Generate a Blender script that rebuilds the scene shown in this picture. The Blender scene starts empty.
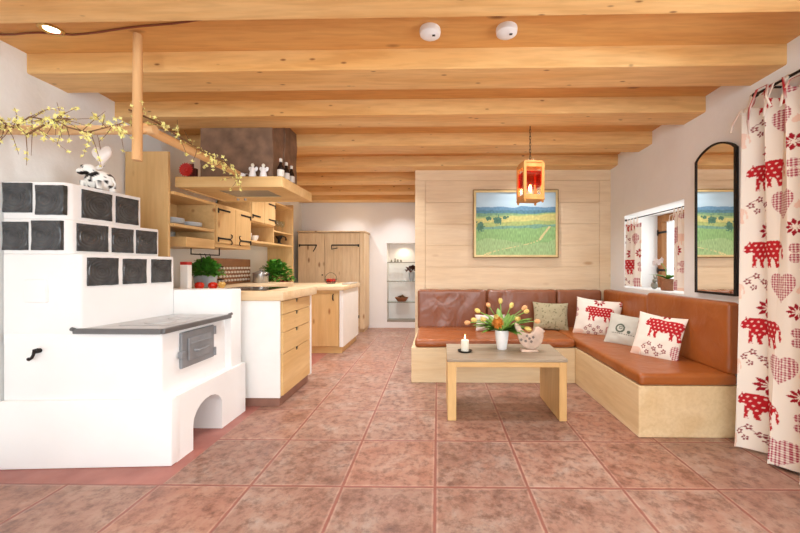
import bpy, bmesh, math, random
import numpy as np
from mathutils import Vector, Matrix, Euler, noise as mnoise

R = math.radians
PI = math.pi
rng = random.Random(7)
sc = bpy.context.scene
col = sc.collection
OFF = {}

def lin(c):
    return tuple((v / 12.92 if v <= 0.04045 else ((v + 0.055) / 1.055) ** 2.4) for v in c)

def rgb(r, g, b):
    return lin((r / 255.0, g / 255.0, b / 255.0))

# ------------------------------------------------------------------ materials
def new_mat(name):
    m = bpy.data.materials.new(name)
    m.use_nodes = True
    nt = m.node_tree
    return m, nt, nt.nodes['Principled BSDF']

def N(nt, kind, **kw):
    n = nt.nodes.new(kind)
    for k, v in kw.items():
        if k.startswith('i_'):
            key = k[2:]
            key = int(key) if key.isdigit() else key.replace('_', ' ')
            n.inputs[key].default_value = v
        else:
            setattr(n, k, v)
    return n

def ramp(nt, stops):
    r = nt.nodes.new('ShaderNodeValToRGB')
    e = r.color_ramp.elements
    while len(e) > 1:
        e.remove(e[-1])
    e[0].position = stops[0][0]
    e[0].color = tuple(stops[0][1]) + (1,)
    for p, c in stops[1:]:
        x = e.new(p)
        x.color = tuple(c) + (1,)
    return r

def mix_rgb(nt, fac, a, b, blend='MIX'):
    m = nt.nodes.new('ShaderNodeMix')
    m.data_type = 'RGBA'
    m.blend_type = blend
    for key, v in ((0, fac), (6, a), (7, b)):
        if hasattr(v, 'is_output'):
            nt.links.new(v, m.inputs[key])
        elif key == 0:
            m.inputs[0].default_value = v
        else:
            m.inputs[key].default_value = tuple(v) + (1,)
    return m.outputs[2]

def math_n(nt, op, a, b=None, c=None):
    n = nt.nodes.new('ShaderNodeMath')
    n.operation = op
    for i, v in enumerate((a, b, c)):
        if v is None:
            continue
        if hasattr(v, 'is_output'):
            nt.links.new(v, n.inputs[i])
        else:
            n.inputs[i].default_value = v
    return n.outputs[0]

def coords(nt, scale, randomize=True):
    tc = nt.nodes.new('ShaderNodeTexCoord')
    mp = nt.nodes.new('ShaderNodeMapping')
    mp.inputs['Scale'].default_value = scale
    src = tc.outputs['Object']
    if randomize:
        oi = nt.nodes.new('ShaderNodeObjectInfo')
        mu = math_n(nt, 'MULTIPLY', oi.outputs['Random'], 37.0)
        ad = nt.nodes.new('ShaderNodeVectorMath')
        ad.operation = 'ADD'
        nt.links.new(src, ad.inputs[0])
        nt.links.new(mu, ad.inputs[1])
        src = ad.outputs[0]
    nt.links.new(src, mp.inputs['Vector'])
    return mp.outputs[0], src

def bump(nt, bsdf, height, strength=0.3, dist=0.01):
    b = nt.nodes.new('ShaderNodeBump')
    b.inputs['Strength'].default_value = strength
    b.inputs['Distance'].default_value = dist
    nt.links.new(height, b.inputs['Height'])
    nt.links.new(b.outputs[0], bsdf.inputs['Normal'])

def plain(name, c, rough=0.5, metal=0.0, noise_amt=0.06, bump_s=0.0, bump_scale=40.0, spec=0.5):
    m, nt, b = new_mat(name)
    v, _ = coords(nt, (1, 1, 1))
    n = N(nt, 'ShaderNodeTexNoise', i_Scale=9.0, i_Detail=4.0)
    nt.links.new(v, n.inputs['Vector'])
    lo = tuple(x * (1 - noise_amt) for x in c)
    hi = tuple(min(1, x * (1 + noise_amt)) for x in c)
    r = ramp(nt, [(0.3, lo), (0.7, hi)])
    nt.links.new(n.outputs['Fac'], r.inputs['Fac'])
    nt.links.new(r.outputs[0], b.inputs['Base Color'])
    b.inputs['Roughness'].default_value = rough
    b.inputs['Metallic'].default_value = metal
    b.inputs['Specular IOR Level'].default_value = spec
    if bump_s:
        n2 = N(nt, 'ShaderNodeTexNoise', i_Scale=bump_scale, i_Detail=5.0)
        nt.links.new(v, n2.inputs['Vector'])
        bump(nt, b, n2.outputs['Fac'], bump_s, 0.01)
    return m

def wood(name, light, dark, axis='x', rough=0.45, knots=True, contrast=1.0, knot_scale=2.2, knot_col=None, spec=0.35):
    m, nt, b = new_mat(name)
    sx = {'x': (0.16, 1.5, 1.5), 'y': (1.5, 0.16, 1.5), 'z': (1.5, 1.5, 0.16)}[axis]
    v, raw = coords(nt, sx)
    n1 = N(nt, 'ShaderNodeTexNoise', i_Scale=3.2, i_Detail=5.0, i_Distortion=0.9)
    nt.links.new(v, n1.inputs['Vector'])
    n2 = N(nt, 'ShaderNodeTexNoise', i_Scale=26.0, i_Detail=3.0, i_Distortion=0.4)
    nt.links.new(v, n2.inputs['Vector'])
    r1 = ramp(nt, [(0.28, dark), (0.5, tuple((a + c) / 2 for a, c in zip(light, dark))), (0.7, light)])
    nt.links.new(n1.outputs['Fac'], r1.inputs['Fac'])
    r2 = ramp(nt, [(0.35, tuple(x * 0.80 for x in (1, 0.93, 0.86))), (0.6, (1, 1, 1))])
    nt.links.new(n2.outputs['Fac'], r2.inputs['Fac'])
    c = mix_rgb(nt, 0.7 * contrast, r1.outputs[0], r2.outputs[0], 'MULTIPLY')
    if knots:
        ks = {'x': (0.55, 1.4, 1.4), 'y': (1.4, 0.55, 1.4), 'z': (1.4, 1.4, 0.55)}[axis]
        mp = nt.nodes.new('ShaderNodeMapping')
        mp.inputs['Scale'].default_value = ks
        nt.links.new(raw, mp.inputs['Vector'])
        vo = N(nt, 'ShaderNodeTexVoronoi', i_Scale=knot_scale * 2.2)
        nt.links.new(mp.outputs[0], vo.inputs['Vector'])
        rk = ramp(nt, [(0.0, (1, 1, 1)), (0.05, (0.8, 0.8, 0.8)), (0.115, (0, 0, 0))])
        nt.links.new(vo.outputs['Distance'], rk.inputs['Fac'])
        c = mix_rgb(nt, rk.outputs[0], c, knot_col or tuple(x * 0.42 for x in dark))
    nt.links.new(c, b.inputs['Base Color'])
    b.inputs['Roughness'].default_value = rough
    b.inputs['Specular IOR Level'].default_value = spec
    bump(nt, b, n2.outputs['Fac'], 0.12, 0.004)
    return m

def plaster(name, c, strength=0.35, scale=5.0):
    m, nt, b = new_mat(name)
    v, _ = coords(nt, (1, 1, 1), False)
    n = N(nt, 'ShaderNodeTexNoise', i_Scale=scale, i_Detail=6.0, i_Roughness=0.55)
    nt.links.new(v, n.inputs['Vector'])
    n2 = N(nt, 'ShaderNodeTexNoise', i_Scale=2.3, i_Detail=4.0)
    nt.links.new(v, n2.inputs['Vector'])
    r = ramp(nt, [(0.3, tuple(x * 0.95 for x in c)), (0.7, c)])
    nt.links.new(n2.outputs['Fac'], r.inputs['Fac'])
    nt.links.new(r.outputs[0], b.inputs['Base Color'])
    b.inputs['Roughness'].default_value = 0.85
    b.inputs['Specular IOR Level'].default_value = 0.2
    bump(nt, b, n.outputs['Fac'], strength, 0.03)
    return m

def glass(name, c=(1, 1, 1), rough=0.0, alpha_mix=0.85):
    # thin pane: mostly clear with a little reflection
    m, nt, b = new_mat(name)
    out = nt.nodes['Material Output']
    tr = N(nt, 'ShaderNodeBsdfTransparent')
    tr.inputs[0].default_value = tuple(c) + (1,)
    gl = N(nt, 'ShaderNodeBsdfGlossy')
    gl.inputs['Roughness'].default_value = 0.03
    mx = N(nt, 'ShaderNodeMixShader')
    mx.inputs[0].default_value = 0.07
    nt.links.new(tr.outputs[0], mx.inputs[1])
    nt.links.new(gl.outputs[0], mx.inputs[2])
    nt.links.new(mx.outputs[0], out.inputs['Surface'])
    return m

def emit(name, c, s):
    m, nt, b = new_mat(name)
    b.inputs['Base Color'].default_value = tuple(c) + (1,)
    b.inputs['Emission Color'].default_value = tuple(c) + (1,)
    b.inputs['Emission Strength'].default_value = s
    return m

def vcol(name, rough=0.8, weave=0.15, wscale=300.0, spec=0.2):
    m, nt, b = new_mat(name)
    a = N(nt, 'ShaderNodeAttribute', attribute_name='Col')
    nt.links.new(a.outputs['Color'], b.inputs['Base Color'])
    b.inputs['Roughness'].default_value = rough
    b.inputs['Specular IOR Level'].default_value = spec
    if weave:
        v, _ = coords(nt, (1, 1, 1), False)
        n = N(nt, 'ShaderNodeTexNoise', i_Scale=wscale, i_Detail=2.0)
        nt.links.new(v, n.inputs['Vector'])
        bump(nt, b, n.outputs['Fac'], weave, 0.002)
    return m

def leather(name, light, dark, wr=0.5, stretch=(1, 1, 1), rough=0.33):
    m, nt, b = new_mat(name)
    v, _ = coords(nt, stretch)
    n = N(nt, 'ShaderNodeTexNoise', i_Scale=3.0, i_Detail=5.0)
    nt.links.new(v, n.inputs['Vector'])
    r = ramp(nt, [(0.3, dark), (0.7, light)])
    nt.links.new(n.outputs['Fac'], r.inputs['Fac'])
    nt.links.new(r.outputs[0], b.inputs['Base Color'])
    b.inputs['Roughness'].default_value = rough
    b.inputs['Specular IOR Level'].default_value = 0.6
    n2 = N(nt, 'ShaderNodeTexNoise', i_Scale=7.0, i_Detail=2.0, i_Distortion=0.8)
    nt.links.new(v, n2.inputs['Vector'])
    n3 = N(nt, 'ShaderNodeTexNoise', i_Scale=120.0, i_Detail=2.0)
    nt.links.new(v, n3.inputs['Vector'])
    h = math_n(nt, 'MULTIPLY_ADD', n3.outputs['Fac'], 0.04, n2.outputs['Fac'])
    bump(nt, b, h, wr, 0.03)
    return m

def floor_mat():
    m, nt, b = new_mat('terracotta_tiles')
    tc = nt.nodes.new('ShaderNodeTexCoord')
    sp = nt.nodes.new('ShaderNodeSeparateXYZ')
    nt.links.new(tc.outputs['Object'], sp.inputs[0])
    X, Y = sp.outputs[0], sp.outputs[1]
    u = math_n(nt, 'DIVIDE', math_n(nt, 'ADD', X, 0.015 + 0.483 * 40), 0.483)
    v = math_n(nt, 'DIVIDE', math_n(nt, 'ADD', Y, -1.845 + 0.4885 * 40), 0.4885)
    fu = math_n(nt, 'FRACT', u)
    fv = math_n(nt, 'FRACT', v)
    cu = math_n(nt, 'FLOOR', u)
    cv = math_n(nt, 'FLOOR', v)
    du = math_n(nt, 'MINIMUM', fu, math_n(nt, 'SUBTRACT', 1.0, fu))
    dv = math_n(nt, 'MINIMUM', fv, math_n(nt, 'SUBTRACT', 1.0, fv))
    nz = N(nt, 'ShaderNodeTexNoise', i_Scale=14.0, i_Detail=2.0)
    nt.links.new(tc.outputs['Object'], nz.inputs['Vector'])
    d = math_n(nt, 'MULTIPLY_ADD', nz.outputs['Fac'], 0.012, math_n(nt, 'MINIMUM', du, dv))
    mr = N(nt, 'ShaderNodeMapRange', i_1=0.013, i_2=0.026)
    nt.links.new(d, mr.inputs[0])
    tile = mr.outputs[0]
    cmb = nt.nodes.new('ShaderNodeCombineXYZ')
    nt.links.new(cu, cmb.inputs[0])
    nt.links.new(cv, cmb.inputs[1])
    wn = N(nt, 'ShaderNodeTexWhiteNoise', noise_dimensions='3D')
    nt.links.new(cmb.outputs[0], wn.inputs['Vector'])
    off = nt.nodes.new('ShaderNodeVectorMath')
    off.operation = 'MULTIPLY_ADD'
    nt.links.new(wn.outputs['Color'], off.inputs[0])
    off.inputs[1].default_value = (9, 9, 9)
    nt.links.new(tc.outputs['Object'], off.inputs[2])
    n1 = N(nt, 'ShaderNodeTexNoise', i_Scale=5.5, i_Detail=9.0, i_Roughness=0.68, i_Distortion=0.4)
    nt.links.new(off.outputs[0], n1.inputs['Vector'])
    n2 = N(nt, 'ShaderNodeTexNoise', i_Scale=20.0, i_Detail=6.0, i_Roughness=0.7)
    nt.links.new(off.outputs[0], n2.inputs['Vector'])
    r1 = ramp(nt, [(0.28, rgb(130, 101, 89)), (0.44, rgb(162, 124, 107)), (0.55, rgb(170, 138, 121)), (0.72, rgb(176, 158, 145))])
    nt.links.new(n1.outputs['Fac'], r1.inputs['Fac'])
    r2 = ramp(nt, [(0.34, rgb(168, 150, 144)), (0.55, (1, 1, 1))])
    nt.links.new(n2.outputs['Fac'], r2.inputs['Fac'])
    c = mix_rgb(nt, 0.75, r1.outputs[0], r2.outputs[0], 'MULTIPLY')
    hue = ramp(nt, [(0.0, rgb(255, 236, 228)), (0.5, (1, 1, 1)), (1.0, rgb(236, 232, 232))])
    nt.links.new(wn.outputs['Value'], hue.inputs['Fac'])
    c = mix_rgb(nt, 1.0, c, hue.outputs[0], 'MULTIPLY')
    grout = rgb(144, 90, 78)
    c = mix_rgb(nt, tile, grout, c)
    # worn pale rim along each tile
    rim = ramp(nt, [(0.018, (0, 0, 0)), (0.028, (1, 1, 1)), (0.045, (0, 0, 0))])
    nt.links.new(d, rim.inputs['Fac'])
    rimf = math_n(nt, 'MULTIPLY', rim.outputs[0], math_n(nt, 'MULTIPLY', n2.outputs['Fac'], 0.55))
    c = mix_rgb(nt, rimf, c, rgb(212, 176, 158))
    # painted red screed beside the masonry stove
    red = math_n(nt, 'MULTIPLY', math_n(nt, 'LESS_THAN', X, -1.452), math_n(nt, 'GREATER_THAN', Y, 1.853))
    n4 = N(nt, 'ShaderNodeTexNoise', i_Scale=6.0, i_Detail=5.0)
    nt.links.new(tc.outputs['Object'], n4.inputs['Vector'])
    rr = ramp(nt, [(0.3, rgb(152, 92, 82)), (0.7, rgb(172, 112, 100))])
    nt.links.new(n4.outputs['Fac'], rr.inputs['Fac'])
    c = mix_rgb(nt, red, c, rr.outputs[0])
    nt.links.new(c, b.inputs['Base Color'])
    rg = N(nt, 'ShaderNodeMapRange', i_1=0.3, i_2=0.7, i_3=0.28, i_4=0.5)
    nt.links.new(n1.outputs['Fac'], rg.inputs[0])
    nt.links.new(rg.outputs[0], b.inputs['Roughness'])
    b.inputs['Specular IOR Level'].default_value = 0.4
    hh = math_n(nt, 'MULTIPLY_ADD', n2.outputs['Fac'], 0.12, math_n(nt, 'MAXIMUM', tile, red))
    bump(nt, b, hh, 0.35, 0.006)
    return m

def tile_ring_mat():
    m, nt, b = new_mat('black_glazed_tile')
    tc = nt.nodes.new('ShaderNodeTexCoord')
    sp = nt.nodes.new('ShaderNodeSeparateXYZ')
    nt.links.new(tc.outputs['Object'], sp.inputs[0])
    oi = nt.nodes.new('ShaderNodeObjectInfo')
    ox = math_n(nt, 'MULTIPLY_ADD', oi.outputs['Random'], 0.06, -0.02)
    x = math_n(nt, 'ADD', sp.outputs[0], ox)
    r2 = math_n(nt, 'ADD', math_n(nt, 'MULTIPLY', x, x), math_n(nt, 'MULTIPLY', sp.outputs[2], sp.outputs[2]))
    r = math_n(nt, 'SQRT', r2)
    nz = N(nt, 'ShaderNodeTexNoise', i_Scale=16.0, i_Detail=3.0)
    nt.links.new(tc.outputs['Object'], nz.inputs['Vector'])
    r = math_n(nt, 'MULTIPLY_ADD', nz.outputs['Fac'], 0.02, r)
    h = math_n(nt, 'SINE', math_n(nt, 'MULTIPLY', r, 330.0))
    h = math_n(nt, 'MULTIPLY_ADD', r, 25.0, h)
    bump(nt, b, h, 0.35, 0.004)
    cr = ramp(nt, [(0.3, rgb(44, 46, 48)), (0.7, rgb(74, 76, 78))])
    nt.links.new(nz.outputs['Fac'], cr.inputs['Fac'])
    nt.links.new(cr.outputs[0], b.inputs['Base Color'])
    b.inputs['Roughness'].default_value = 0.26
    return m

M = {}
M['floor'] = floor_mat()
M['plaster_stove'] = plaster('white_limewash', rgb(246, 245, 243), 0.12, 4.0)
M['plaster_wall'] = plaster('rough_white_plaster', rgb(240, 240, 238), 0.55, 3.2)
M['plaster_far'] = plaster('smooth_white_paint', rgb(240, 238, 238), 0.1, 4.0)
M['beam'] = wood('pine_beam', rgb(238, 198, 138), rgb(222, 166, 98), 'x', 0.5, True, 0.9, 4.2, rgb(120, 70, 30))
M['boards'] = wood('pine_boards', rgb(228, 176, 108), rgb(212, 150, 82), 'x', 0.5, True, 0.8, 1.6, rgb(130, 80, 40))
M['panel'] = wood('pale_larch_boards', rgb(238, 215, 182), rgb(228, 200, 162), 'x', 0.5, True, 0.5, 1.2, rgb(188, 146, 104))
M['panel_v'] = wood('pale_larch_upright', rgb(236, 210, 174), rgb(226, 196, 158), 'z', 0.5, False, 0.5)
M['alder'] = wood('alder_cabinet', rgb(232, 196, 140), rgb(218, 176, 116), 'z', 0.42, True, 0.5, 1.8, rgb(160, 100, 50))
M['alder_x'] = wood('alder_cabinet_across', rgb(232, 198, 144), rgb(218, 178, 118), 'x', 0.42, False, 0.5)
M['alder_y'] = wood('alder_cabinet_along', rgb(232, 196, 140), rgb(216, 174, 114), 'y', 0.42, True, 0.5, 1.5, rgb(160, 100, 50))
M['worktop'] = wood('pale_worktop', rgb(238, 214, 176), rgb(226, 194, 150), 'x', 0.35, False, 0.5)
M['birch'] = wood('birch_plywood', rgb(240, 220, 182), rgb(230, 202, 156), 'x', 0.5, False, 0.5)
M['birch_y'] = wood('birch_plywood_along', rgb(238, 214, 172), rgb(224, 194, 146), 'y', 0.5, False, 0.5)
M['wardrobe'] = wood('pale_spruce_upright', rgb(236, 212, 176), rgb(222, 192, 152), 'z', 0.5, True, 0.7, 1.6, rgb(150, 105, 65))
M['oak'] = wood('honey_oak_upright', rgb(228, 190, 132), rgb(210, 164, 104), 'z', 0.4, False, 0.6)
M['oak_x'] = wood('honey_oak_across', rgb(228, 190, 132), rgb(210, 164, 104), 'x', 0.4, False, 0.6)
M['grey_oak'] = wood('weathered_grey_oak', rgb(186, 170, 148), rgb(152, 136, 116), 'x', 0.42, False, 1.0)
M['pole'] = wood('peeled_round_pole', rgb(232, 194, 146), rgb(214, 168, 116), 'x', 0.5, True, 0.6, 2.0, rgb(170, 110, 60))
M['pole_y'] = wood('peeled_round_pole_along', rgb(230, 184, 128), rgb(212, 158, 100), 'y', 0.5, True, 0.6, 2.0, rgb(170, 110, 60))
M['pole_z'] = wood('peeled_round_pole_upright', rgb(230, 184, 130), rgb(214, 162, 106), 'z', 0.5, True, 0.6, 2.0, rgb(170, 110, 60))
M['window_wood'] = wood('brown_window_wood', rgb(186, 130, 74), rgb(150, 96, 50), 'z', 0.5, False, 0.6)
M['lantern_wood'] = wood('amber_lantern_wood', rgb(230, 170, 100), rgb(206, 140, 72), 'z', 0.45, False, 0.6)
M['chimney'] = plain('brown_smoked_plaster', rgb(122, 94, 74), 0.55, 0, 0.35, 0.8, 9.0)
M['iron'] = plain('black_iron', rgb(42, 38, 36), 0.5, 0.6, 0.1)
M['cast'] = plain('grey_cast_iron', rgb(136, 138, 141), 0.5, 0.2, 0.12, 0.15, 60)
M['hob'] = plain('brushed_hob_steel', rgb(196, 196, 196), 0.38, 0.15, 0.12)
M['hob_edge'] = plain('dark_hob_rail', rgb(112, 112, 112), 0.4, 0.5, 0.1)
M['steel'] = plain('stainless_steel', rgb(180, 180, 180), 0.3, 0.9, 0.05)
M['filter'] = plain('hood_filter_metal', rgb(150, 146, 142), 0.4, 0.6, 0.1, 0.2, 120)
M['tile_black'] = tile_ring_mat()
M['leather_back'] = leather('brown_leather_worn', rgb(150, 94, 66), rgb(130, 76, 50), 0.5, (0.9, 1, 0.55), 0.26)
M['leather_seat'] = leather('tan_leather_seat', rgb(164, 92, 44), rgb(146, 78, 34), 0.55, (1, 1.6, 1), 0.32)
M['leather_right'] = leather('tan_leather_smooth', rgb(170, 96, 40), rgb(152, 80, 30), 0.25, (1, 1, 1), 0.36)
M['white_cer'] = plain('white_ceramic', rgb(246, 246, 246), 0.25, 0, 0.02)
M['white_plas'] = plain('white_plastic', rgb(236, 234, 232), 0.45, 0, 0.02)
M['white_paint'] = plain('white_cabinet_side', rgb(246, 244, 240), 0.5, 0, 0.02)
M['wax'] = plain('ivory_wax', rgb(240, 234, 216), 0.5, 0, 0.03)
M['dark'] = plain('dark_slot', rgb(30, 28, 26), 0.6, 0, 0.1)
M['green'] = plain('leaf_green', rgb(92, 140, 52), 0.5, 0, 0.35)
M['green_d'] = plain('herb_green', rgb(84, 150, 44), 0.55, 0, 0.35)
M['tulip_leaf'] = plain('tulip_leaf_green', rgb(118, 158, 62), 0.5, 0, 0.3)
M['tulip'] = plain('yellow_tulip_petal', rgb(234, 206, 116), 0.5, 0, 0.15)
M['tulip_o'] = plain('peach_tulip_petal', rgb(234, 172, 116), 0.5, 0, 0.15)
M['orange'] = plain('orange_bloom', rgb(204, 124, 34), 0.6, 0, 0.25, 0.5, 90)
M['forsythia'] = plain('forsythia_yellow', rgb(246, 234, 150), 0.6, 0, 0.15)
M['twig'] = plain('brown_twig', rgb(122, 86, 52), 0.8, 0, 0.25)
M['tomato'] = plain('tomato_red', rgb(206, 40, 22), 0.2, 0, 0.12)
M['red'] = plain('red_glaze', rgb(186, 40, 34), 0.35, 0, 0.1)
M['apple'] = plain('pale_fruit', rgb(226, 178, 96), 0.35, 0, 0.15)
M['zinc'] = plain('pale_zinc', rgb(176, 188, 200), 0.45, 0.2, 0.12)
M['bottle'] = plain('dark_bottle_glass', rgb(36, 26, 24), 0.12, 0, 0.05)
M['label'] = plain('paper_label', rgb(240, 236, 228), 0.6, 0, 0.03)
M['copper'] = plain('brown_spice_rack_wood', rgb(150, 106, 72), 0.45, 0, 0.2)
M['cable'] = plain('brown_cable', rgb(128, 66, 36), 0.6, 0, 0.05)
M['gold'] = plain('gilded_frame', rgb(146, 116, 72), 0.4, 0.3, 0.15)
M['gold_l'] = plain('pale_gilt_slip', rgb(220, 196, 140), 0.4, 0.2, 0.1)
M['brass'] = plain('brass_ring', rgb(206, 170, 100), 0.3, 0.7, 0.05)
M['basket'] = plain('woven_brown', rgb(150, 98, 66), 0.8, 0, 0.3, 0.8, 60)
M['bird'] = plain('floral_decoupage', rgb(214, 186, 166), 0.6, 0, 0.3, 0.2, 40)
M['grey_cush'] = vcol('grey_linen', 0.85)
M['green_cush'] = vcol('sage_printed_linen', 0.85)
M['fabric'] = vcol('cow_print_cotton', 0.85)
M['canvas'] = vcol('painted_canvas', 0.6, 0.2, 120.0)
M['cowfig'] = vcol('spotted_ceramic', 0.3, 0)
M['dishes'] = plain('bluish_white_china', rgb(218, 224, 228), 0.25, 0, 0.03)
M['pane'] = glass('clear_pane')
M['shelf_glass'] = glass('green_shelf_glass', (0.93, 0.97, 0.95))
M['shelf_edge'] = plain('grey_glass_edge', rgb(128, 126, 112), 0.3, 0, 0.05)
M['red_glass'] = glass('red_lantern_glass', (0.85, 0.10, 0.04))
M['bulb'] = emit('flame_bulb', (1.0, 0.62, 0.25), 9.0)
M['spot'] = emit('spotlight_lens', (1.0, 0.93, 0.80), 9.0)
M['red_maroon'] = plain('maroon_box', rgb(96, 40, 32), 0.6, 0, 0.1)
M['purple'] = plain('dusky_petals', rgb(106, 56, 50), 0.7, 0, 0.3)
M['pink'] = plain('pale_pink_glass', rgb(238, 230, 224), 0.2, 0, 0.05)
M['petal_w'] = plain('white_orchid_petal', rgb(240, 238, 244), 0.5, 0, 0.04)
mm, nt_, b_ = new_mat('mirror_silver')
b_.inputs['Base Color'].default_value = (0.92, 0.92, 0.90, 1)
b_.inputs['Metallic'].default_value = 1.0
b_.inputs['Roughness'].default_value = 0.01
M['mirror'] = mm

# ------------------------------------------------------------------ mesh helpers
class MB:
    def __init__(self):
        self.bm = bmesh.new()

    def _merge(self, b2):
        me = bpy.data.meshes.new('tmp')
        b2.to_mesh(me)
        b2.free()
        self.bm.from_mesh(me)
        bpy.data.meshes.remove(me)
        return self

    def hexa(self, p, bev=0, seg=2):
        b2 = bmesh.new()
        vs = [b2.verts.new(q) for q in p]
        for f in ((3, 2, 1, 0), (4, 5, 6, 7), (0, 1, 5, 4), (1, 2, 6, 5), (2, 3, 7, 6), (3, 0, 4, 7)):
            b2.faces.new([vs[i] for i in f])
        if bev:
            bmesh.ops.bevel(b2, geom=list(b2.edges), offset=bev, segments=seg, profile=0.5, affect='EDGES')
        return self._merge(b2)

    def box(self, x0, x1, y0, y1, z0, z1, bev=0, seg=2):
        return self.hexa([(x0, y0, z0), (x1, y0, z0), (x1, y1, z0), (x0, y1, z0),
                          (x0, y0, z1), (x1, y0, z1), (x1, y1, z1), (x0, y1, z1)], bev, seg)

    def prism(self, poly, axis, a0, a1, bev=0, seg=2):
        b2 = bmesh.new()
        def P(q, a):
            return {'x': (a, q[0], q[1]), 'y': (q[0], a, q[1]), 'z': (q[0], q[1], a)}[axis]
        lo = [b2.verts.new(P(q, a0)) for q in poly]
        hi = [b2.verts.new(P(q, a1)) for q in poly]
        n = len(poly)
        b2.faces.new(lo[::-1])
        b2.faces.new(hi)
        for i in range(n):
            b2.faces.new((lo[i], lo[(i + 1) % n], hi[(i + 1) % n], hi[i]))
        bmesh.ops.recalc_face_normals(b2, faces=b2.faces)
        if bev:
            bmesh.ops.bevel(b2, geom=list(b2.edges), offset=bev, segments=seg, profile=0.5, affect='EDGES')
        return self._merge(b2)

    def tube(self, pts, r, seg=8, caps=True):
        pts = [Vector(p) for p in pts]
        n = len(pts)
        rs = r if isinstance(r, (list, tuple)) else [r] * n
        rings = []
        up = None
        for i, p in enumerate(pts):
            t = (pts[min(i + 1, n - 1)] - pts[max(i - 1, 0)])
            if t.length < 1e-9:
                t = Vector((0, 0, 1))
            t.normalize()
            if up is None:
                up = Vector((0, 0, 1)) if abs(t.z) < 0.9 else Vector((1, 0, 0))
            a = t.cross(up)
            if a.length < 1e-6:
                a = t.orthogonal()
            a.normalize()
            b = a.cross(t).normalized()
            up = b
            rings.append([self.bm.verts.new(p + (a * math.cos(2 * PI * k / seg) + b * math.sin(2 * PI * k / seg)) * rs[i]) for k in range(seg)])
        for i in range(n - 1):
            for k in range(seg):
                self.bm.faces.new((rings[i][k], rings[i][(k + 1) % seg], rings[i + 1][(k + 1) % seg], rings[i + 1][k]))
        if caps:
            self.bm.faces.new(rings[0][::-1])
            self.bm.faces.new(rings[-1])
        return self

    def lathe(self, prof, c, seg=24, sx=1.0, sy=1.0):
        rings = []
        for r, z in prof:
            rings.append([self.bm.verts.new((c[0] + sx * r * math.cos(2 * PI * k / seg), c[1] + sy * r * math.sin(2 * PI * k / seg), c[2] + z)) for k in range(seg)])
        for i in range(len(prof) - 1):
            for k in range(seg):
                self.bm.faces.new((rings[i][k], rings[i][(k + 1) % seg], rings[i + 1][(k + 1) % seg], rings[i + 1][k]))
        self.bm.faces.new(rings[0][::-1])
        self.bm.faces.new(rings[-1])
        return self

    def ellipsoid(self, c, rad, rot=None, u=16, v=10):
        m = Matrix.Translation(c) @ (rot.to_matrix().to_4x4() if rot else Matrix.Identity(4)) @ Matrix.Diagonal((rad[0], rad[1], rad[2], 1))
        b2 = bmesh.new()
        bmesh.ops.create_uvsphere(b2, u_segments=u, v_segments=v, radius=1.0, matrix=m)
        return self._merge(b2)

    def grid(self, fn, nu, nv):
        vs = [[self.bm.verts.new(fn(i / nu, j / nv)) for i in range(nu + 1)] for j in range(nv + 1)]
        for j in range(nv):
            for i in range(nu):
                self.bm.faces.new((vs[j][i], vs[j][i + 1], vs[j + 1][i + 1], vs[j + 1][i]))
        return self

    def leaf(self, base, d, length, width, up=(0, 0, 1), bend=0.3, n=5):
        d = Vector(d).normalized()
        up = Vector(up)
        s = d.cross(up)
        if s.length < 1e-4:
            s = d.orthogonal()
        s.normalize()
        nrm = s.cross(d).normalized()
        base = Vector(base)
        L, C, Rr = [], [], []
        for i in range(n + 1):
            t = i / n
            w = width * (math.sin(PI * min(1, t * 0.94 + 0.06)) ** 0.8) * 0.5
            p = base + d * (length * t) - nrm * (bend * length * t * t)
            L.append(self.bm.verts.new(p + s * w + nrm * w * 0.3))
            C.append(self.bm.verts.new(p))
            Rr.append(self.bm.verts.new(p - s * w + nrm * w * 0.3))
        for i in range(n):
            self.bm.faces.new((L[i], C[i], C[i + 1], L[i + 1]))
            self.bm.faces.new((C[i], Rr[i], Rr[i + 1], C[i + 1]))
        return self

    def build(self, name, m, parent=None, loc=None, smooth=35, recalc=True, origin=None, rot=None, local=False):
        """world-space vertices; parent: keeps them where they are.  local=True: vertices are already about the origin given in loc."""
        bm = self.bm
        if recalc:
            bmesh.ops.recalc_face_normals(bm, faces=bm.faces)
        off = OFF[parent.name] if parent else Vector((0, 0, 0))
        if not local:
            sh = Vector(loc) if (loc is not None) else off
            bmesh.ops.translate(bm, verts=bm.verts, vec=-sh)
        me = bpy.data.meshes.new(name)
        bm.to_mesh(me)
        bm.free()
        if smooth:
            me.polygons.foreach_set('use_smooth', [True] * len(me.polygons))
            me.set_sharp_from_angle(angle=R(smooth))
        me.materials.append(m)
        o = bpy.data.objects.new(name, me)
        col.objects.link(o)
        if loc is not None:
            o.location = Vector(loc) - (off if parent else Vector((0, 0, 0)))
        if rot is not None:
            o.rotation_euler = rot
        if parent:
            o.parent = parent
            OFF[o.name] = off if loc is None else Vector(loc)
        else:
            OFF[o.name] = Vector(loc) if loc is not None else Vector((0, 0, 0))
        return o

def tag(o, label=None, cat=None, group=None, kind=None):
    if label: o['label'] = label
    if cat: o['category'] = cat
    if group: o['group'] = group
    if kind: o['kind'] = kind
    return o

def thing(name, label, cat, loc=(0, 0, 0), group=None):
    o = bpy.data.objects.new(name, None)
    o.empty_display_size = 0.05
    col.objects.link(o)
    o.location = loc
    OFF[o.name] = Vector(loc)
    return tag(o, label, cat, group)

def struct(o, label, cat):
    return tag(o, label, cat, None, 'structure')

def set_colors(o, cols):
    me = o.data
    a = me.color_attributes.new('Col', 'FLOAT_COLOR', 'POINT')
    arr = np.ones((len(me.vertices), 4), dtype=np.float32)
    arr[:, :3] = cols
    a.data.foreach_set('color', arr.ravel())
    return o

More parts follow.
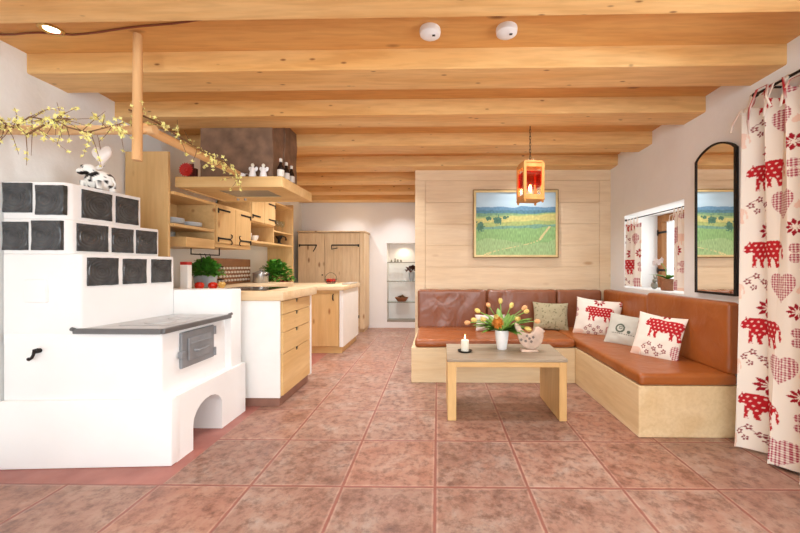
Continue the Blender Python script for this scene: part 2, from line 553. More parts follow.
# ------------------------------------------------------------------ cow print fabric
COW = np.array([(.00, .40), (.02, .50), (.07, .56), (.09, .63), (.12, .57), (.15, .62), (.18, .60), (.30, .61), (.50, .58), (.72, .61), (.86, .60), (.94, .54),
                (.985, .42), (1.0, .24), (.98, .16), (.955, .24), (.95, .38), (.91, .44), (.89, .32), (.88, .20), (.92, .02), (.84, .00), (.81, .16), (.76, .24),
                (.73, .12), (.75, .01), (.67, .00), (.65, .22), (.50, .19), (.37, .22), (.34, .10), (.36, .00), (.28, .00), (.27, .20), (.23, .22), (.20, .10), (.22, .00), (.14, .00),
                (.15, .22), (.14, .36), (.10, .36), (.05, .34)])

def in_poly(x, y, poly):
    inside = np.zeros(x.shape, bool)
    n = len(poly)
    for i in range(n):
        x1, y1 = poly[i]
        x2, y2 = poly[(i + 1) % n]
        if y1 == y2:
            continue
        c = ((y1 > y) != (y2 > y)) & (x < (x2 - x1) * (y - y1) / (y2 - y1) + x1)
        inside ^= c
    return inside

def star(x, y, cx, cy, r, n=9):
    dx, dy = x - cx, y - cy
    d = np.hypot(dx, dy)
    a = np.arctan2(dy, dx)
    k = np.abs(((a * n / (2 * np.pi)) % 1.0) - 0.5) * 2       # 0 at petal axis
    rel = d / r
    w = np.clip(1.0 - np.abs(rel - 0.58) / 0.45, 0, 1) * 0.95
    return (k < w) & (rel < 1.0) & (rel > 0.13)

def fabric(u, v):
    W, H = 0.50, 0.467
    x = np.mod(u, W)
    y = np.mod(v, H)
    base = np.array(rgb(240, 231, 218))
    red = np.array(rgb(186, 34, 42))
    deep = np.array(rgb(160, 26, 40))
    pink = np.array(rgb(222, 150, 140))
    pale = np.array(rgb(236, 200, 180))
    c = np.tile(base, (len(x), 1))
    ck = ((np.mod(u, .014) < .0075).astype(float) + (np.mod(v, .014) < .0075)) / 2
    def put(mask, colr, a=1.0):
        c[mask] = c[mask] * (1 - a) + np.asarray(colr) * a
    # gingham heart, four-part gingham clover, pale cow
    hx, hy = (x - .33) / .075, (y - .085) / .075
    heart = (hx ** 2 + (hy - 0.75 * np.sqrt(np.abs(hx))) ** 2) < 0.9
    for cx, cy in ((.455, .27), (.455, .325), (.40, .27), (.40, .325)):
        heart |= np.hypot(x - cx, y - cy) < .026
    mh = heart
    c[mh] = base * (1 - ck[mh, None]) + np.array(rgb(168, 44, 74)) * ck[mh, None]
    put(in_poly((x - .40) / .16, (y - .02) / .16, COW), pale, .9)
    put(in_poly((x + .10) / .16, (y - .02) / .16, COW), pale, .9)
    # leaf stars
    for cx, cy, r in ((.13, .438, .056), (.13, -.029, .056), (.36, .440, .045), (.36, -.027, .045)):
        put(star(x, y, cx + .045, cy, r * 1.08), deep)
    # sprig of small blossoms
    for cx, cy in ((.07, .13), (.11, .165), (.15, .13), (.19, .16), (.10, .095), (.17, .095), (.22, .125)):
        put(star(x, y, cx, cy, .019, 5), np.array(rgb(140, 60, 66)))
    put((np.abs(y - .13 - .03 * np.sin((x - .05) * 34)) < .0022) & (x > .06) & (x < .22), np.array(rgb(150, 90, 86)))
    # the cow with pale dots
    cow = in_poly((x - .045) / .29, (y - .215) / .26, COW)
    put(cow, red)
    gx, gy = np.mod(x * 1.0 + .012 * np.floor(y / .026), .03) - .015, np.mod(y, .026) - .013
    put(cow & (np.hypot(gx, gy) < .0056), np.array(rgb(238, 214, 204)))
    return c

# ------------------------------------------------------------------ setting
W_PTS = [(-1.5, 2.02), (0.55, 2.02), (1.75, 2.02), (2.962, 2.035), (3.968, 2.07), (4.7, 2.12)]
WT = 0.46   # wall thickness
def Wx(y):
    for (a, xa), (b, xb) in zip(W_PTS, W_PTS[1:]):
        if y <= b:
            return xa + (xb - xa) * (y - a) / (b - a)
    return W_PTS[-1][1]

mb = MB()
mb.box(-2.9, 2.6, -1.5, 7.0, -0.12, 0.0)
struct(mb.build('floor', M['floor']), 'reddish terracotta tile floor with worn grey patches', 'floor')

mb = MB()
mb.box(-2.9, 2.6, -1.5, 7.0, 2.44, 2.54)
struct(mb.build('ceiling', M['boards']), 'honey pine board ceiling between the beams', 'ceiling')

for i, y0 in enumerate((0.15, 0.79, 1.44, 2.119, 2.754, 3.46, 4.17, 4.88, 5.59, 6.29)):
    mb = MB()
    ya, yb = y0 + .005, y0 - .035      # the beams are not quite square to the room
    mb.hexa([(-2.6, ya, 2.32), (2.3, yb, 2.32), (2.3, yb + .25, 2.32), (-2.6, ya + .25, 2.32),
             (-2.6, ya, 2.445), (2.3, yb, 2.445), (2.3, yb + .25, 2.445), (-2.6, ya + .25, 2.445)], 0.006, 1)
    struct(mb.build('trim_%d' % (i + 1), M['beam'], loc=(0, y0, 2.32)), 'pine ceiling beam spanning the room, beam %s from the front' % ('one two three four five six seven eight nine ten'.split()[i]), 'ceiling beam')

def seg(mb, y0, y1, z0, z1):
    a, b = Wx(y0), Wx(y1)
    mb.hexa([(a, y0, z0), (2.6, y0, z0), (2.6, y1, z0), (b, y1, z0), (a, y0, z1), (2.6, y0, z1), (2.6, y1, z1), (b, y1, z1)])

WIN_A = (0.55, 1.75, 0.90, 2.02)      # window behind the big curtain
WIN_B = (2.962, 3.968, 0.915, 1.705)  # deep niche over the bench
mb = MB()
seg(mb, -1.5, 0.55, 0, 2.44)
seg(mb, 0.55, 1.75, 0, WIN_A[2]); seg(mb, 0.55, 1.75, WIN_A[3], 2.44)
seg(mb, 1.75, 2.962, 0, 2.44)
seg(mb, 2.962, 3.968, 0, WIN_B[2]); seg(mb, 2.962, 3.968, WIN_B[3], 2.44)
seg(mb, 3.968, 4.7, 0, 2.44)
struct(mb.build('wall_right', M['plaster_wall'], smooth=0), 'rough white plaster wall with the deep window niche', 'wall')

# left wall: gently uneven plaster, thick
mb = MB()
def lw(u, v):
    y = -1.5 + 8.5 * u
    z = 2.44 * v
    n = mnoise.noise(Vector((y * 1.3, z * 1.3, 3.1))) * 0.012
    return (-2.498 + n - .045 * min(1, max(0, (y - 2.3) / .5)), y, z)
mb.grid(lw, 120, 36)
ret = bmesh.ops.extrude_face_region(mb.bm, geom=list(mb.bm.faces))
for v in [g for g in ret['geom'] if isinstance(g, bmesh.types.BMVert)]:
    v.co.x = -2.9
struct(mb.build('wall_left', M['plaster_wall']), 'white plaster wall behind the masonry stove and kitchen', 'wall')

# far wall with shelf niche
NX0, NX1, NZ0, NZ1 = -0.95, -0.36, 0.107, 1.578
mb = MB()
mb.box(-2.6, NX0, 6.6, 6.95, 0, 2.44); mb.box(NX1, 0.1, 6.6, 6.95, 0, 2.44)
mb.box(NX0, NX1, 6.6, 6.95, 0, NZ0); mb.box(NX0, NX1, 6.6, 6.95, NZ1, 2.44)
mb.box(NX0, NX1, 6.85, 6.95, NZ0, NZ1)
struct(mb.build('wall_far', M['plaster_far'], smooth=0), 'smooth white wall at the end of the kitchen with a lit niche', 'wall')

# timber clad partition behind the bench
mb = MB()
mb.box(-0.275, 2.3, 4.352, 6.6, 0, 2.44)
G = 0.0025
mb.box(-0.28, -0.155, 4.34, 4.36, 0, 2.19, 0.002, 1)
mb.box(1.965, 2.125, 4.34, 4.36, 0, 2.19, 0.002, 1)
mb.box(-0.28, 2.125, 4.34, 4.36, 2.19 + G, 2.44, 0.002, 1)
z = 2.19
for zz in (1.925, 1.663, 1.403, 1.138, 0.876, 0.61, 0.35, 0.0):
    mb.box(-0.155 + G, 1.965 - G, 4.341 + rng.uniform(0, .002), 4.36, zz + G, z - G * .5, 0.002, 1)
    z = zz
struct(mb.build('wall_back', M['panel']), 'pale wooden board wall behind the leather corner bench', 'wall')

# window 1 (niche)
def window(n, y0, y1, z0, z1, x, label):
    fr = MB()
    w = 0.075
    fr.box(x, x + .06, y0, y1, z0, z0 + w, .004, 1); fr.box(x, x + .06, y0, y1, z1 - w, z1, .004, 1)
    fr.box(x, x + .06, y0, y0 + w, z0 + w, z1 - w, .004, 1); fr.box(x, x + .06, y1 - w, y1, z0 + w, z1 - w, .004, 1)
    ym = (y0 + y1) / 2
    fr.box(x, x + .06, ym - w * .7, ym + w * .7, z0 + w, z1 - w, .004, 1)
    o = fr.build('window_%d' % n, M['window_wood'], loc=(x, ym, z0))
    struct(o, label, 'window')
    p = MB()
    p.box(x + .025, x + .031, y0 + w, ym - w * .7, z0 + w, z1 - w)
    p.box(x + .025, x + .031, ym + w * .7, y1 - w, z0 + w, z1 - w)
    p.build('pane', M['pane'], o)
    for zz in (z0 + .19, z1 - .19):
        h = MB()
        h.box(x - .004, x + .004, y1 - .16, y1 - .01, zz - .012, zz + .012, .002, 1)
        h.tube([(x - .006, y1 - .02, zz - .03), (x - .006, y1 - .02, zz + .03)], .008, 8)
        h.build('hinge', M['iron'], o)
    return o
window(1, WIN_B[0], WIN_B[1], WIN_B[2], WIN_B[3], 2.43, 'small brown wooden window deep in the niche over the bench')
window(2, WIN_A[0], WIN_A[1], WIN_A[2], WIN_A[3], 2.43, 'larger wooden window behind the cow print curtain')

# ------------------------------------------------------------------ masonry stove
SL = (-2.1, 2.4, 0.0)
stove = thing('masonry_stove', 'white masonry stove with black ring-pattern tiles and iron hob', 'stove', SL)
def fy(x, base):    # slightly turned front
    return base + 0.05 * (x + 1.55) / 0.95
mb = MB()
# plinth with arched wood opening in its right side
arch = [(2.015, 0), (2.20, 0), (2.20, 0.155)]
for k in range(9):
    t = k / 8
    a = PI - t * PI * 0.86
    arch.append((2.348 + 0.148 * math.cos(a), 0.155 + 0.115 * math.sin(a) + 0.018 * t))
arch += [(2.495, 0.20), (2.495, 0), (2.80, 0), (2.80, 0.385), (2.015, 0.385)]
arch = [(max(a, 2.06), b) for a, b in arch]
mb.prism(arch, 'x', -1.86, -1.53)
mb.box(-2.475, -1.855, 2.08, 2.80, 0, .3845)
mb.hexa([(-2.475, fy(-2.475, 2.015), 0), (-1.5295, fy(-1.5295, 2.015), 0), (-1.5295, 2.09, 0), (-2.475, 2.09, 0),
         (-2.475, fy(-2.475, 2.015), .3855), (-1.5295, fy(-1.5295, 2.015), .3855), (-1.5295, 2.09, .3855), (-2.475, 2.09, .3855)], 0.007, 3)
mb.build('plinth', M['plaster_stove'], stove)
mb = MB()
# fire box body under the hob
mb.prism([(-2.475, fy(-2.475, 2.035)), (-1.60, 2.035), (-1.60, 2.70), (-2.475, 2.70)], 'z', 0.38, 0.768, 0.012, 3)
mb.build('firebox', M['plaster_stove'], stove)
mb = MB()
mb.prism([(-2.1, 2.642), (-1.55, 2.642), (-1.562, 2.80), (-2.1, 2.80)], 'z', 0.38, 0.972, 0.008, 2)
mb.build('splashback_wall', M['plaster_stove'], stove)
ROW = {1: ((-2.135, 2.02), (-2.10, 2.48), 1.42, 1.632), 2: ((-2.135, 2.02), (-2.068, 2.60), 1.219, 1.42), 3: ((-2.055, 2.035), (-1.985, 2.64), 0.70, 1.219)}
mb = MB()
for k, (a, b, z0, z1) in ROW.items():
    c = 0.035 if k < 3 else 0.01
    ya = fy(a[0], 2.037)
    mb.prism([(-2.475, fy(-2.475, 2.037)), (a[0] - c, ya), (a[0] - c * .3, ya + c * .35), (a[0] + .004, ya + c * 1.1), (b[0], b[1]), (-2.475, b[1])], 'z', z0, z1, 0.005, 2)
mb.build('tower', M['plaster_stove'], stove)
# tiles
def stove_tile(p0, p1, z0, z1, lift=0.014):
    p0, p1 = Vector(p0 + (0,)), Vector(p1 + (0,))
    d = (p1 - p0)
    w = d.length * .955
    h = (z1 - z0) * .97
    ang = math.atan2(d.y, d.x)
    nrm = Vector((d.y, -d.x, 0)).normalized()
    mid = (p0 + p1) / 2 + nrm * lift
    t = MB()
    n = 14
    def f(u, v):
        a, b = u * 2 - 1, v * 2 - 1
        e = max(abs(a), abs(b))
        wob = 1 + 0.02 * mnoise.noise(Vector((a * 2 + p0.x * 9, b * 2 + z0 * 9, 0)))
        dish = 0.007 * (1 - min(1, (a * a + b * b) * .6)) + (0.004 if e > .97 else 0)
        return (a * w / 2 * wob, dish, b * h / 2 * wob)
    t.grid(f, n, n)
    # rim walls
    ret = bmesh.ops.extrude_edge_only(t.bm, edges=[e for e in t.bm.edges if e.is_boundary])
    for v in [g for g in ret['geom'] if isinstance(g, bmesh.types.BMVert)]:
        v.co.y = 0.03
    o = t.build('tile', M['tile_black'], stove, loc=(mid.x, mid.y, (z0 + z1) / 2), local=True, smooth=50, rot=(0, 0, ang))
    return o
for xa, xb, z0, z1 in ((-2.474, -2.312, 1.452, 1.626), (-2.296, -2.135, 1.440, 1.614), (-2.474, -2.334, 1.238, 1.404), (-2.318, -2.148, 1.238, 1.412)):
    stove_tile((xa, fy(xa, 2.037)), (xb, fy(xb, 2.037)), z0, z1)
def on_face(k, s0, s1):
    a, b, _, _ = ROW[k]
    a = (a[0] + .004, fy(a[0], 2.037) + (0.035 if k < 3 else .01) * 1.1)
    P = lambda s: (a[0] + (b[0] - a[0]) * s, a[1] + (b[1] - a[1]) * s)
    return P(s0), P(s1)
TILES = [(1, 0.096, 0.525, 1.436, 1.612), (1, .575, .952, 1.432, 1.612), (2, 0.025, .353, 1.236, 1.405), (2, .387, .65, 1.236, 1.400), (2, .681, .972, 1.234, 1.402),
         (3, .03, .33, 1.03, 1.203), (3, .37, .64, 1.03, 1.200), (3, .695, .962, 1.03, 1.200)]
for k, s0, s1, z0, z1 in TILES:
    stove_tile(*on_face(k, s0, s1), z0, z1)
# hob
mb = MB()
hp = [(-2.085, 2.012), (-1.575, 2.005), (-1.555, 2.62), (-1.985, 2.635), (-2.055, 2.075)]
mb.prism(hp, 'z', 0.772, 0.79, 0.003, 1)
hob = mb.build('hob_plate', M['hob'], stove)
mb = MB()
mb.box(-1.93, -1.62, 2.12, 2.55, 0.7905, 0.7935, 0.001, 1)
mb.lathe([(0.085, 0), (0.085, .0045), (0.06, .0045), (0.06, .003)], (-1.775, 2.25, .7935), 28)
mb.lathe([(0.075, 0), (0.075, .0045), (0.05, .0045), (0.05, .003)], (-1.775, 2.43, .7935), 28)
mb.build('ring_cover', M['hob'], hob)
mb = MB()
for p, q in (((-2.085, 2.006), (-1.572, 1.998)), ((-1.567, 1.998), (-1.55, 2.63))):
    d = Vector((q[0] - p[0], q[1] - p[1], 0)).normalized()
    nn = Vector((-d.y, d.x, 0)) * .012
    a, b = Vector(p + (0,)), Vector(q + (0,))
    pts = [a - nn, b - nn, b + nn, a + nn]
    mb.hexa([(v.x, v.y, .762) for v in pts] + [(v.x, v.y, .792) for v in pts], .004, 1)
mb.tube([(-2.095, 2.002, .79), (-2.078, 2.002, .785)], .012, 8)
mb.tube([(-1.542, 2.64, .795), (-1.555, 2.62, .788)], .010, 8)
mb.build('hob_rail', M['hob_edge'], stove)
# fire door
DX = -0.028
mb = MB()
mb.box(-1.601, -1.582, 2.172, 2.49, .512, .736, .004, 1)
fd = mb.build('fire_door', M['cast'], stove)
mb = MB()
mb.box(-1.584, -1.572, 2.222, 2.445, .552, .694, .004, 1)
mb.build('door_leaf', M['cast'], fd)
mb = MB()
mb.box(-1.574, -1.566, 2.235, 2.432, .65, .66, .002, 1)
mb.build('door_ridge', M['cast'], fd)
mb = MB()
mb.tube([(-1.573, 2.27, .608), (-1.553, 2.28, .605), (-1.543, 2.33, .608), (-1.543, 2.38, .615)], [.009, .009, .008, .007], 8)
mb.build('latch', M['cast'], fd)
mb = MB()
mb.box(-1.59, -1.562, 2.146, 2.182, .583, .623, .003, 1)
mb.build('catch', M['cast'], fd)
for z in (.548, .698):
    mb = MB()
    mb.tube([(-1.583, 2.495, z - .028), (-1.583, 2.495, z + .028)], .011, 8)
    mb.build('hinge', M['cast'], fd)
# soot flap and damper crank on the front
mb = MB()
mb.box(-2.355, -2.225, 1.982, 2.012, .942, 1.075, .006, 2)
mb.build('soot_flap', M['plaster_stove'], stove)
mb = MB()
mb.tube([(-2.272, 2.01, .668), (-2.272, 1.97, .668)], .013, 10)
mb.tube([(-2.250, 1.966, .680), (-2.270, 1.966, .677), (-2.274, 1.966, .652), (-2.284, 1.966, .632), (-2.302, 1.966, .625)], [.008, .0075, .007, .0075, .011], 8)
mb.build('damper_crank', M['iron'], stove)

# ------------------------------------------------------------------ hanging pole rack
rk = thing('hanging_rack', 'round peeled wooden poles hung from the ceiling over the stove', 'rack', (-1.675, 1.97, 1.74))
mb = MB(); mb.tube([(-1.675, 1.955, 1.737), (-1.675, 1.957, 2.05), (-1.674, 1.957, 2.44)], [.024, .023, .021], 14)
mb.build('post', M['pole_z'], rk)
mb = MB(); mb.tube([(-2.495, 1.99, 1.925), (-2.2, 1.99, 1.922), (-1.60, 1.99, 1.922)], [.026, .026, .025], 14)
mb.build('crossbar', M['pole'], rk)
mb = MB(); mb.tube([(-1.650, 1.97, 1.925), (-1.655, 2.3, 1.923), (-1.660, 2.93, 1.915)], [.027, .028, .026], 14)
mb.build('side_bar', M['pole_y'], rk)

# ------------------------------------------------------------------ forsythia
def forsythia(label, spine, nside, nbl, spread, seed, rr=.0145, hang=.25):
    r = random.Random(seed)
    base = Vector(spine[0])
    t = thing('forsythia_branch', label, 'flowering branch', base, 'forsythia branches on the poles')
    tw, bl = MB(), MB()
    sp = [Vector(p) for p in spine]
    tw.tube(sp, [.0055 - .0035 * i / len(sp) for i in range(len(sp))], 6)
    tips = []
    def along(s):
        k = s * (len(sp) - 1)
        i = min(int(k), len(sp) - 2)
        return sp[i].lerp(sp[i + 1], k - i)
    for i in range(nside):
        p = along(r.random())
        d = Vector((r.uniform(-1, 1), r.uniform(-.5, .35), r.uniform(-1 - hang, .9))).normalized()
        L = r.uniform(.4, 1) * spread
        c = Vector((r.uniform(-.3, .3), r.uniform(-.2, .2), r.uniform(-.4, .1))) * L
        pts = [p, p + d * L * .5 + c * .25, p + d * L + c]
        tw.tube(pts, [.0022, .0017, .001], 5)
        tips.append(pts)
    for i in range(nbl):
        if r.random() < .45 or not tips:
            p = along(r.random()) + Vector((r.uniform(-.02, .02), r.uniform(-.03, .02), r.uniform(-.035, .03)))
        else:
            pts = r.choice(tips)
            s = r.choice((.35, .6, .8, .97)) + r.uniform(-.05, .03)
            p = pts[0].lerp(pts[1], s * 2) if s < .5 else pts[1].lerp(pts[2], s * 2 - 1)
        ax = Vector((r.uniform(-1, 1), r.uniform(-1, .2), r.uniform(-1, .6))).normalized()
        a = ax.orthogonal().normalized()
        a.rotate(Matrix.Rotation(r.uniform(0, 6.28), 3, ax))
        b = ax.cross(a)
        q = r.uniform(.75, 1.25) * rr
        for m in range(4):
            dd = [a, b, -a, -b][m]
            bl.leaf(p, dd * .85 + ax * .6, q, q * .55, up=ax, bend=.15, n=2)
    tw.build('twig', M['twig'], t)
    bl.build('blossoms', M['forsythia'], t, recalc=False)
    return t
forsythia('forsythia branch in yellow bloom over the left end of the crossbar', [(-2.48, 1.90, 1.90), (-2.40, 1.90, 1.955), (-2.32, 1.91, 1.905), (-2.22, 1.90, 1.96), (-2.12, 1.90, 1.945), (-2.04, 1.93, 1.965)], 22, 130, .19, 3, hang=.1)
forsythia('forsythia branch with the densest yellow blossom hanging below mid crossbar', [(-2.24, 1.90, 1.86), (-2.16, 1.895, 1.90), (-2.08, 1.90, 1.945), (-2.0, 1.89, 1.90), (-1.90, 1.90, 1.875), (-1.80, 1.90, 1.90), (-1.71, 1.91, 1.93)], 22, 170, .19, 5, hang=.6)
forsythia('forsythia branch trailing down along the pole to the range hood', [(-1.70, 1.93, 2.01), (-1.66, 2.05, 2.00), (-1.62, 2.25, 1.955), (-1.60, 2.45, 1.93), (-1.58, 2.62, 1.92), (-1.58, 2.78, 1.87), (-1.60, 2.83, 1.80)], 26, 190, .14, 9, hang=.25)

# heart pendant & cow figurine on the stove tower
ht = thing('heart_pendant', 'pale glass heart hanging from the crossbar above the cow figurine', 'ornament', (-1.955, 2.04, 1.765))
mb = MB()
def hf(u, v):
    a = u * 2 * PI
    x = 16 * math.sin(a) ** 3
    y = 13 * math.cos(a) - 5 * math.cos(2 * a) - 2 * math.cos(3 * a) - math.cos(4 * a)
    ph = (v - .5) * PI
    k = math.cos(ph)
    return (-1.955 + x * .0036 * k, 2.04 + math.sin(ph) * .022, 1.785 + (y + 3) * .0042 * k)
mb.grid(hf, 32, 10)
bmesh.ops.remove_doubles(mb.bm, verts=mb.bm.verts, dist=1e-4)
mb.build('heart', M['pink'], ht)
mb = MB(); mb.tube([(-1.955, 2.04, 1.785), (-1.955, 2.02, 1.88), (-1.955, 1.99, 1.948)], .0015, 5)
mb.build('cord', M['twig'], ht)

cx, cy, cz = -2.17, 2.24, 1.632
mb = MB()
mb.ellipsoid((cx + .01, cy, cz + .062), (.085, .06, .062), u=40, v=26)
mb.ellipsoid((cx - .035, cy - .025, cz + .125), (.042, .036, .036), u=30, v=20)
mb.ellipsoid((cx - .06, cy - .05, cz + .11), (.025, .022, .02), u=20, v=12)
mb.ellipsoid((cx - .08, cy - .005, cz + .145), (.034, .010, .014), Euler((0, .5, 0)), 16, 10)
mb.ellipsoid((cx + .015, cy - .005, cz + .15), (.03, .010, .013), Euler((0, -.4, 0)), 16, 10)
for dx, dy in ((-.05, -.045), (.05, -.05), (-.05, .04), (.055, .04)):
    mb.tube([(cx + dx, cy + dy, cz), (cx + dx, cy + dy * .9, cz + .05)], [.019, .022], 12)
mb.tube([(cx + .09, cy, cz + .08), (cx + .11, cy, cz + .04), (cx + .105, cy, cz + .01)], [.006, .005, .009], 8)
cowf = mb.build('cow_figurine', M['cowfig'], loc=(cx, cy, cz))
co = np.array([v.co[:] for v in cowf.data.vertices])
pat = np.array([mnoise.noise(Vector(p) * 28) for p in co])
cc = np.where((pat > .16)[:, None], np.array(rgb(24, 22, 22)), np.array(rgb(240, 238, 232)))
cc[(co[:, 0] < -.075) & (co[:, 2] > .125)] = rgb(24, 22, 22)
set_colors(cowf, cc)
tag(cowf, 'black and white spotted ceramic cow on top of the stove tower', 'figurine')

# ------------------------------------------------------------------ ceiling fittings
def detector(x, y, label, tilt):
    o = thing('smoke_detector', label, 'smoke detector', (x, y, 2.44), 'smoke detectors on the ceiling')
    d = MB(); d.lathe([(.056, 0), (.058, -.012), (.055, -.030), (.040, -.040), (.010, -.042)], (x, y, 2.44), 32)
    d.build('housing', M['white_plas'], o)
    s = MB(); s.box(x + .012, x + .028, y - .02, y - .008, 2.396, 2.403)
    s.build('sensor_window', M['dark'], o)
detector(-.043, 1.935, 'white round smoke detector left of its twin, above the kitchen aisle', 0)
detector(.372, 1.93, 'white round smoke detector right of its twin, nearer the lantern', 0)
sp = thing('ceiling_spotlight', 'small recessed brass-rimmed spotlight glowing in the ceiling', 'spotlight', (-2.105, 1.905, 2.44))
mb = MB(); mb.lathe([(.052, 0), (.055, -.006), (.047, -.011), (.034, -.004), (.033, 0)], (-2.105, 1.905, 2.44), 32)
mb.build('rim', M['brass'], sp)
mb = MB(); mb.lathe([(.032, 0), (.032, -.003), (.012, -.005)], (-2.105, 1.905, 2.44), 24)
mb.build('lens', M['spot'], sp)
mb = MB()
pts = [(-2.48 + .07 * i, 1.93 + .006 * math.sin(i * 1.3), 2.434 - .003 * math.sin(i * .8) ** 2) for i in range(5)] + [(-2.03 + .09 * i, 1.945 + .004 * math.sin(i * 1.1) - .0125 * i, 2.434) for i in range(20)]
mb.tube(pts, .005, 6)
tag(mb.build('ceiling_cable', M['cable'], loc=pts[0]), 'thin brown cable stapled along the ceiling to the spotlight', 'cable')

# ------------------------------------------------------------------ kitchen: tall panel, shelves, cupboards
XW, XF = -2.525, -2.145
su = thing('kitchen_shelf', 'open wooden wall shelf with tall side board next to the stove', 'shelf', (XW, 2.83, .94))
mb = MB(); mb.box(XW, -2.175, 2.832, 2.857, .942, 2.075, .002, 1); mb.build('side_panel', M['alder'], su)
for z0, z1 in ((1.735, 1.76), (1.475, 1.50)):
    mb = MB(); mb.box(XW, XF, 2.86, 3.375, z0, z1, .002, 1); mb.build('shelf_board', M['alder_y'], su)
mb = MB(); mb.box(XW, XW + .018, 2.86, 3.375, 1.50, 1.735); mb.build('back_panel', M['alder_y'], su)
lb = MB()
lb.box(XW, XF + .005, 2.99, 3.375, 1.315, 1.335); lb.box(XF - .015, XF + .005, 2.99, 3.375, 1.335, 1.40, .002, 1)
lb.box(XW, XF - .015, 2.99, 3.008, 1.335, 1.40)
lb.build('light_box', M['alder_y'], su)

def strap_hinge(o, x, y0, y1, z, scroll):
    h = MB()
    h.box(x, x + .006, min(y0, y1), max(y0, y1), z - .009, z + .009, .002, 1)
    h.box(x, x + .008, y0 - .009, y0 + .009, z - .035, z + .012, .002, 1)
    s = 1 if y1 > y0 else -1
    if scroll:
        for q in (-1, 1):
            h.tube([(x + .004, y1, z), (x + .004, y1 + s * .028, z + q * .018), (x + .004, y1 + s * .036, z + q * .042), (x + .004, y1 + s * .012, z + q * .05)], .005, 6)
    h.build('hinge', M['iron'], o)

c1 = thing('wall_cupboard', 'two-door wooden wall cupboard with black scrolled strap hinges', 'cupboard', (XW, 3.4, 1.33))
mb = MB(); mb.box(XW, XF - .002, 3.38, 4.02, 1.335, 1.76, .002, 1); mb.build('carcass', M['alder_y'], c1)
for y0, y1, hy, he in ((3.392, 3.70, 3.405, 3.60), (3.706, 4.008, 3.995, 3.80)):
    d = MB(); d.box(XF, XF + .020, y0, y1, 1.375, 1.74, .003, 1); dd = d.build('door', M['alder'], c1)
    strap_hinge(dd, XF + .02, hy, he, 1.70, False)
    strap_hinge(dd, XF + .02, hy, he, 1.42, True)
mb = MB(); mb.box(XF, XF + .006, 3.38, 4.02, 1.335, 1.368, .002, 1); mb.build('base_rail', M['alder_y'], c1)

c2 = thing('wall_cupboard', 'small high wall cupboard over the shelf with white bowls', 'cupboard', (XW, 4.03, 1.43))
mb = MB(); mb.box(XW, XF - .002, 4.03, 4.62, 1.655, 2.0, .002, 1); mb.build('carcass', M['alder_y'], c2)
for y0, y1, hy, he in ((4.035, 4.32, 4.045, 4.22), (4.327, 4.615, 4.605, 4.43)):
    d = MB(); d.box(XF, XF + .020, y0, y1, 1.67, 1.99, .003, 1); dd = d.build('door', M['alder'], c2)
    for z in (1.735, 1.93):
        strap_hinge(dd, XF + .02, hy, he, z, False)
mb = MB(); mb.box(XW, XF, 4.03, 5.215, 1.425, 1.45, .002, 1); mb.build('shelf_board', M['alder_y'], c2)
for zz in (1.60, 1.98):
    mb = MB(); mb.box(XW, XF, 4.62, 5.215, zz, zz + .02, .002, 1); mb.build('shelf_board', M['alder_y'], c2)
mb = MB(); mb.box(XW, XF, 4.60, 4.62, 1.45, 1.655, .002, 1); mb.build('divider', M['alder'], c2)
mb = MB(); mb.box(XW, XW + .015, 4.03, 5.215, 1.45, 2.0); mb.build('back_panel', M['alder_y'], c2)
mb = MB(); mb.box(XW, XF, 5.218, 5.243, .895, 2.05, .002, 1); mb.build('end_panel', M['alder'], c2)

# dishes
def stack(name, label, x, y, z, r, n, dz, cat, m='dishes'):
    o = MB()
    for i in range(n):
        o.lathe([(r * .55, 0), (r * .6, .003), (r, .016), (r, .019), (r * .58, .006)], (x, y, z + i * dz), 28)
    return tag(o.build(name, M[m], loc=(x, y, z)), label, cat)
for i in range(6):
    stack('dinner_plate', 'large bluish white plate in the stack on the open shelf', -2.29, 2.985, 1.5005 + i * .0075, .115, 1, 0, 'plate')['group'] = 'large plates stacked on the open shelf'
for i in range(5):
    stack('side_plate', 'smaller white plate in the stack farther along the open shelf', -2.27, 3.22, 1.5005 + i * .007, .095, 1, 0, 'plate')['group'] = 'small plates stacked on the open shelf'
mb = MB(); mb.box(-2.44, -2.36, 2.88, 2.95, 1.5005, 1.66, .004, 1)
tag(mb.build('storage_tin', M['white_cer'], loc=(-2.4, 2.915, 1.5)), 'tall white tin at the back of the open shelf', 'tin')
def bowl(x, y, z, r, h, label, m='white_cer', cat='bowl', name='bowl', group=None):
    o = MB(); o.lathe([(r * .45, 0), (r * .8, h * .4), (r, h), (r * .95, h), (r * .74, h * .42), (r * .3, h * .1)], (x, y, z), 26)
    return tag(o.build(name, M[m], loc=(x, y, z)), label, cat, group)
bowl(-2.24, 4.13, 1.4505, .055, .085, 'white bowl on the cupboard shelf, nearer the two-door cupboard', group='white bowls')
bowl(-2.24, 4.30, 1.4505, .05, .07, 'white bowl on the cupboard shelf, beside the wooden divider', group='white bowls')
cg = thing('coffee_grinder', 'black iron hand-crank grinder on the lower end shelf', 'grinder', (-2.22, 4.93, 1.4505))
mb = MB(); mb.lathe([(.04, 0), (.04, .015), (.018, .03), (.022, .07), (.045, .10), (.05, .115)], (-2.22, 4.93, 1.4505), 16); mb.build('body', M['iron'], cg)
mb = MB(); mb.tube([(-2.22, 4.93, 1.565), (-2.2, 4.98, 1.575), (-2.18, 5.05, 1.56), (-2.18, 5.07, 1.52)], [.009, .009, .008, .012], 8); mb.build('crank', M['iron'], cg)
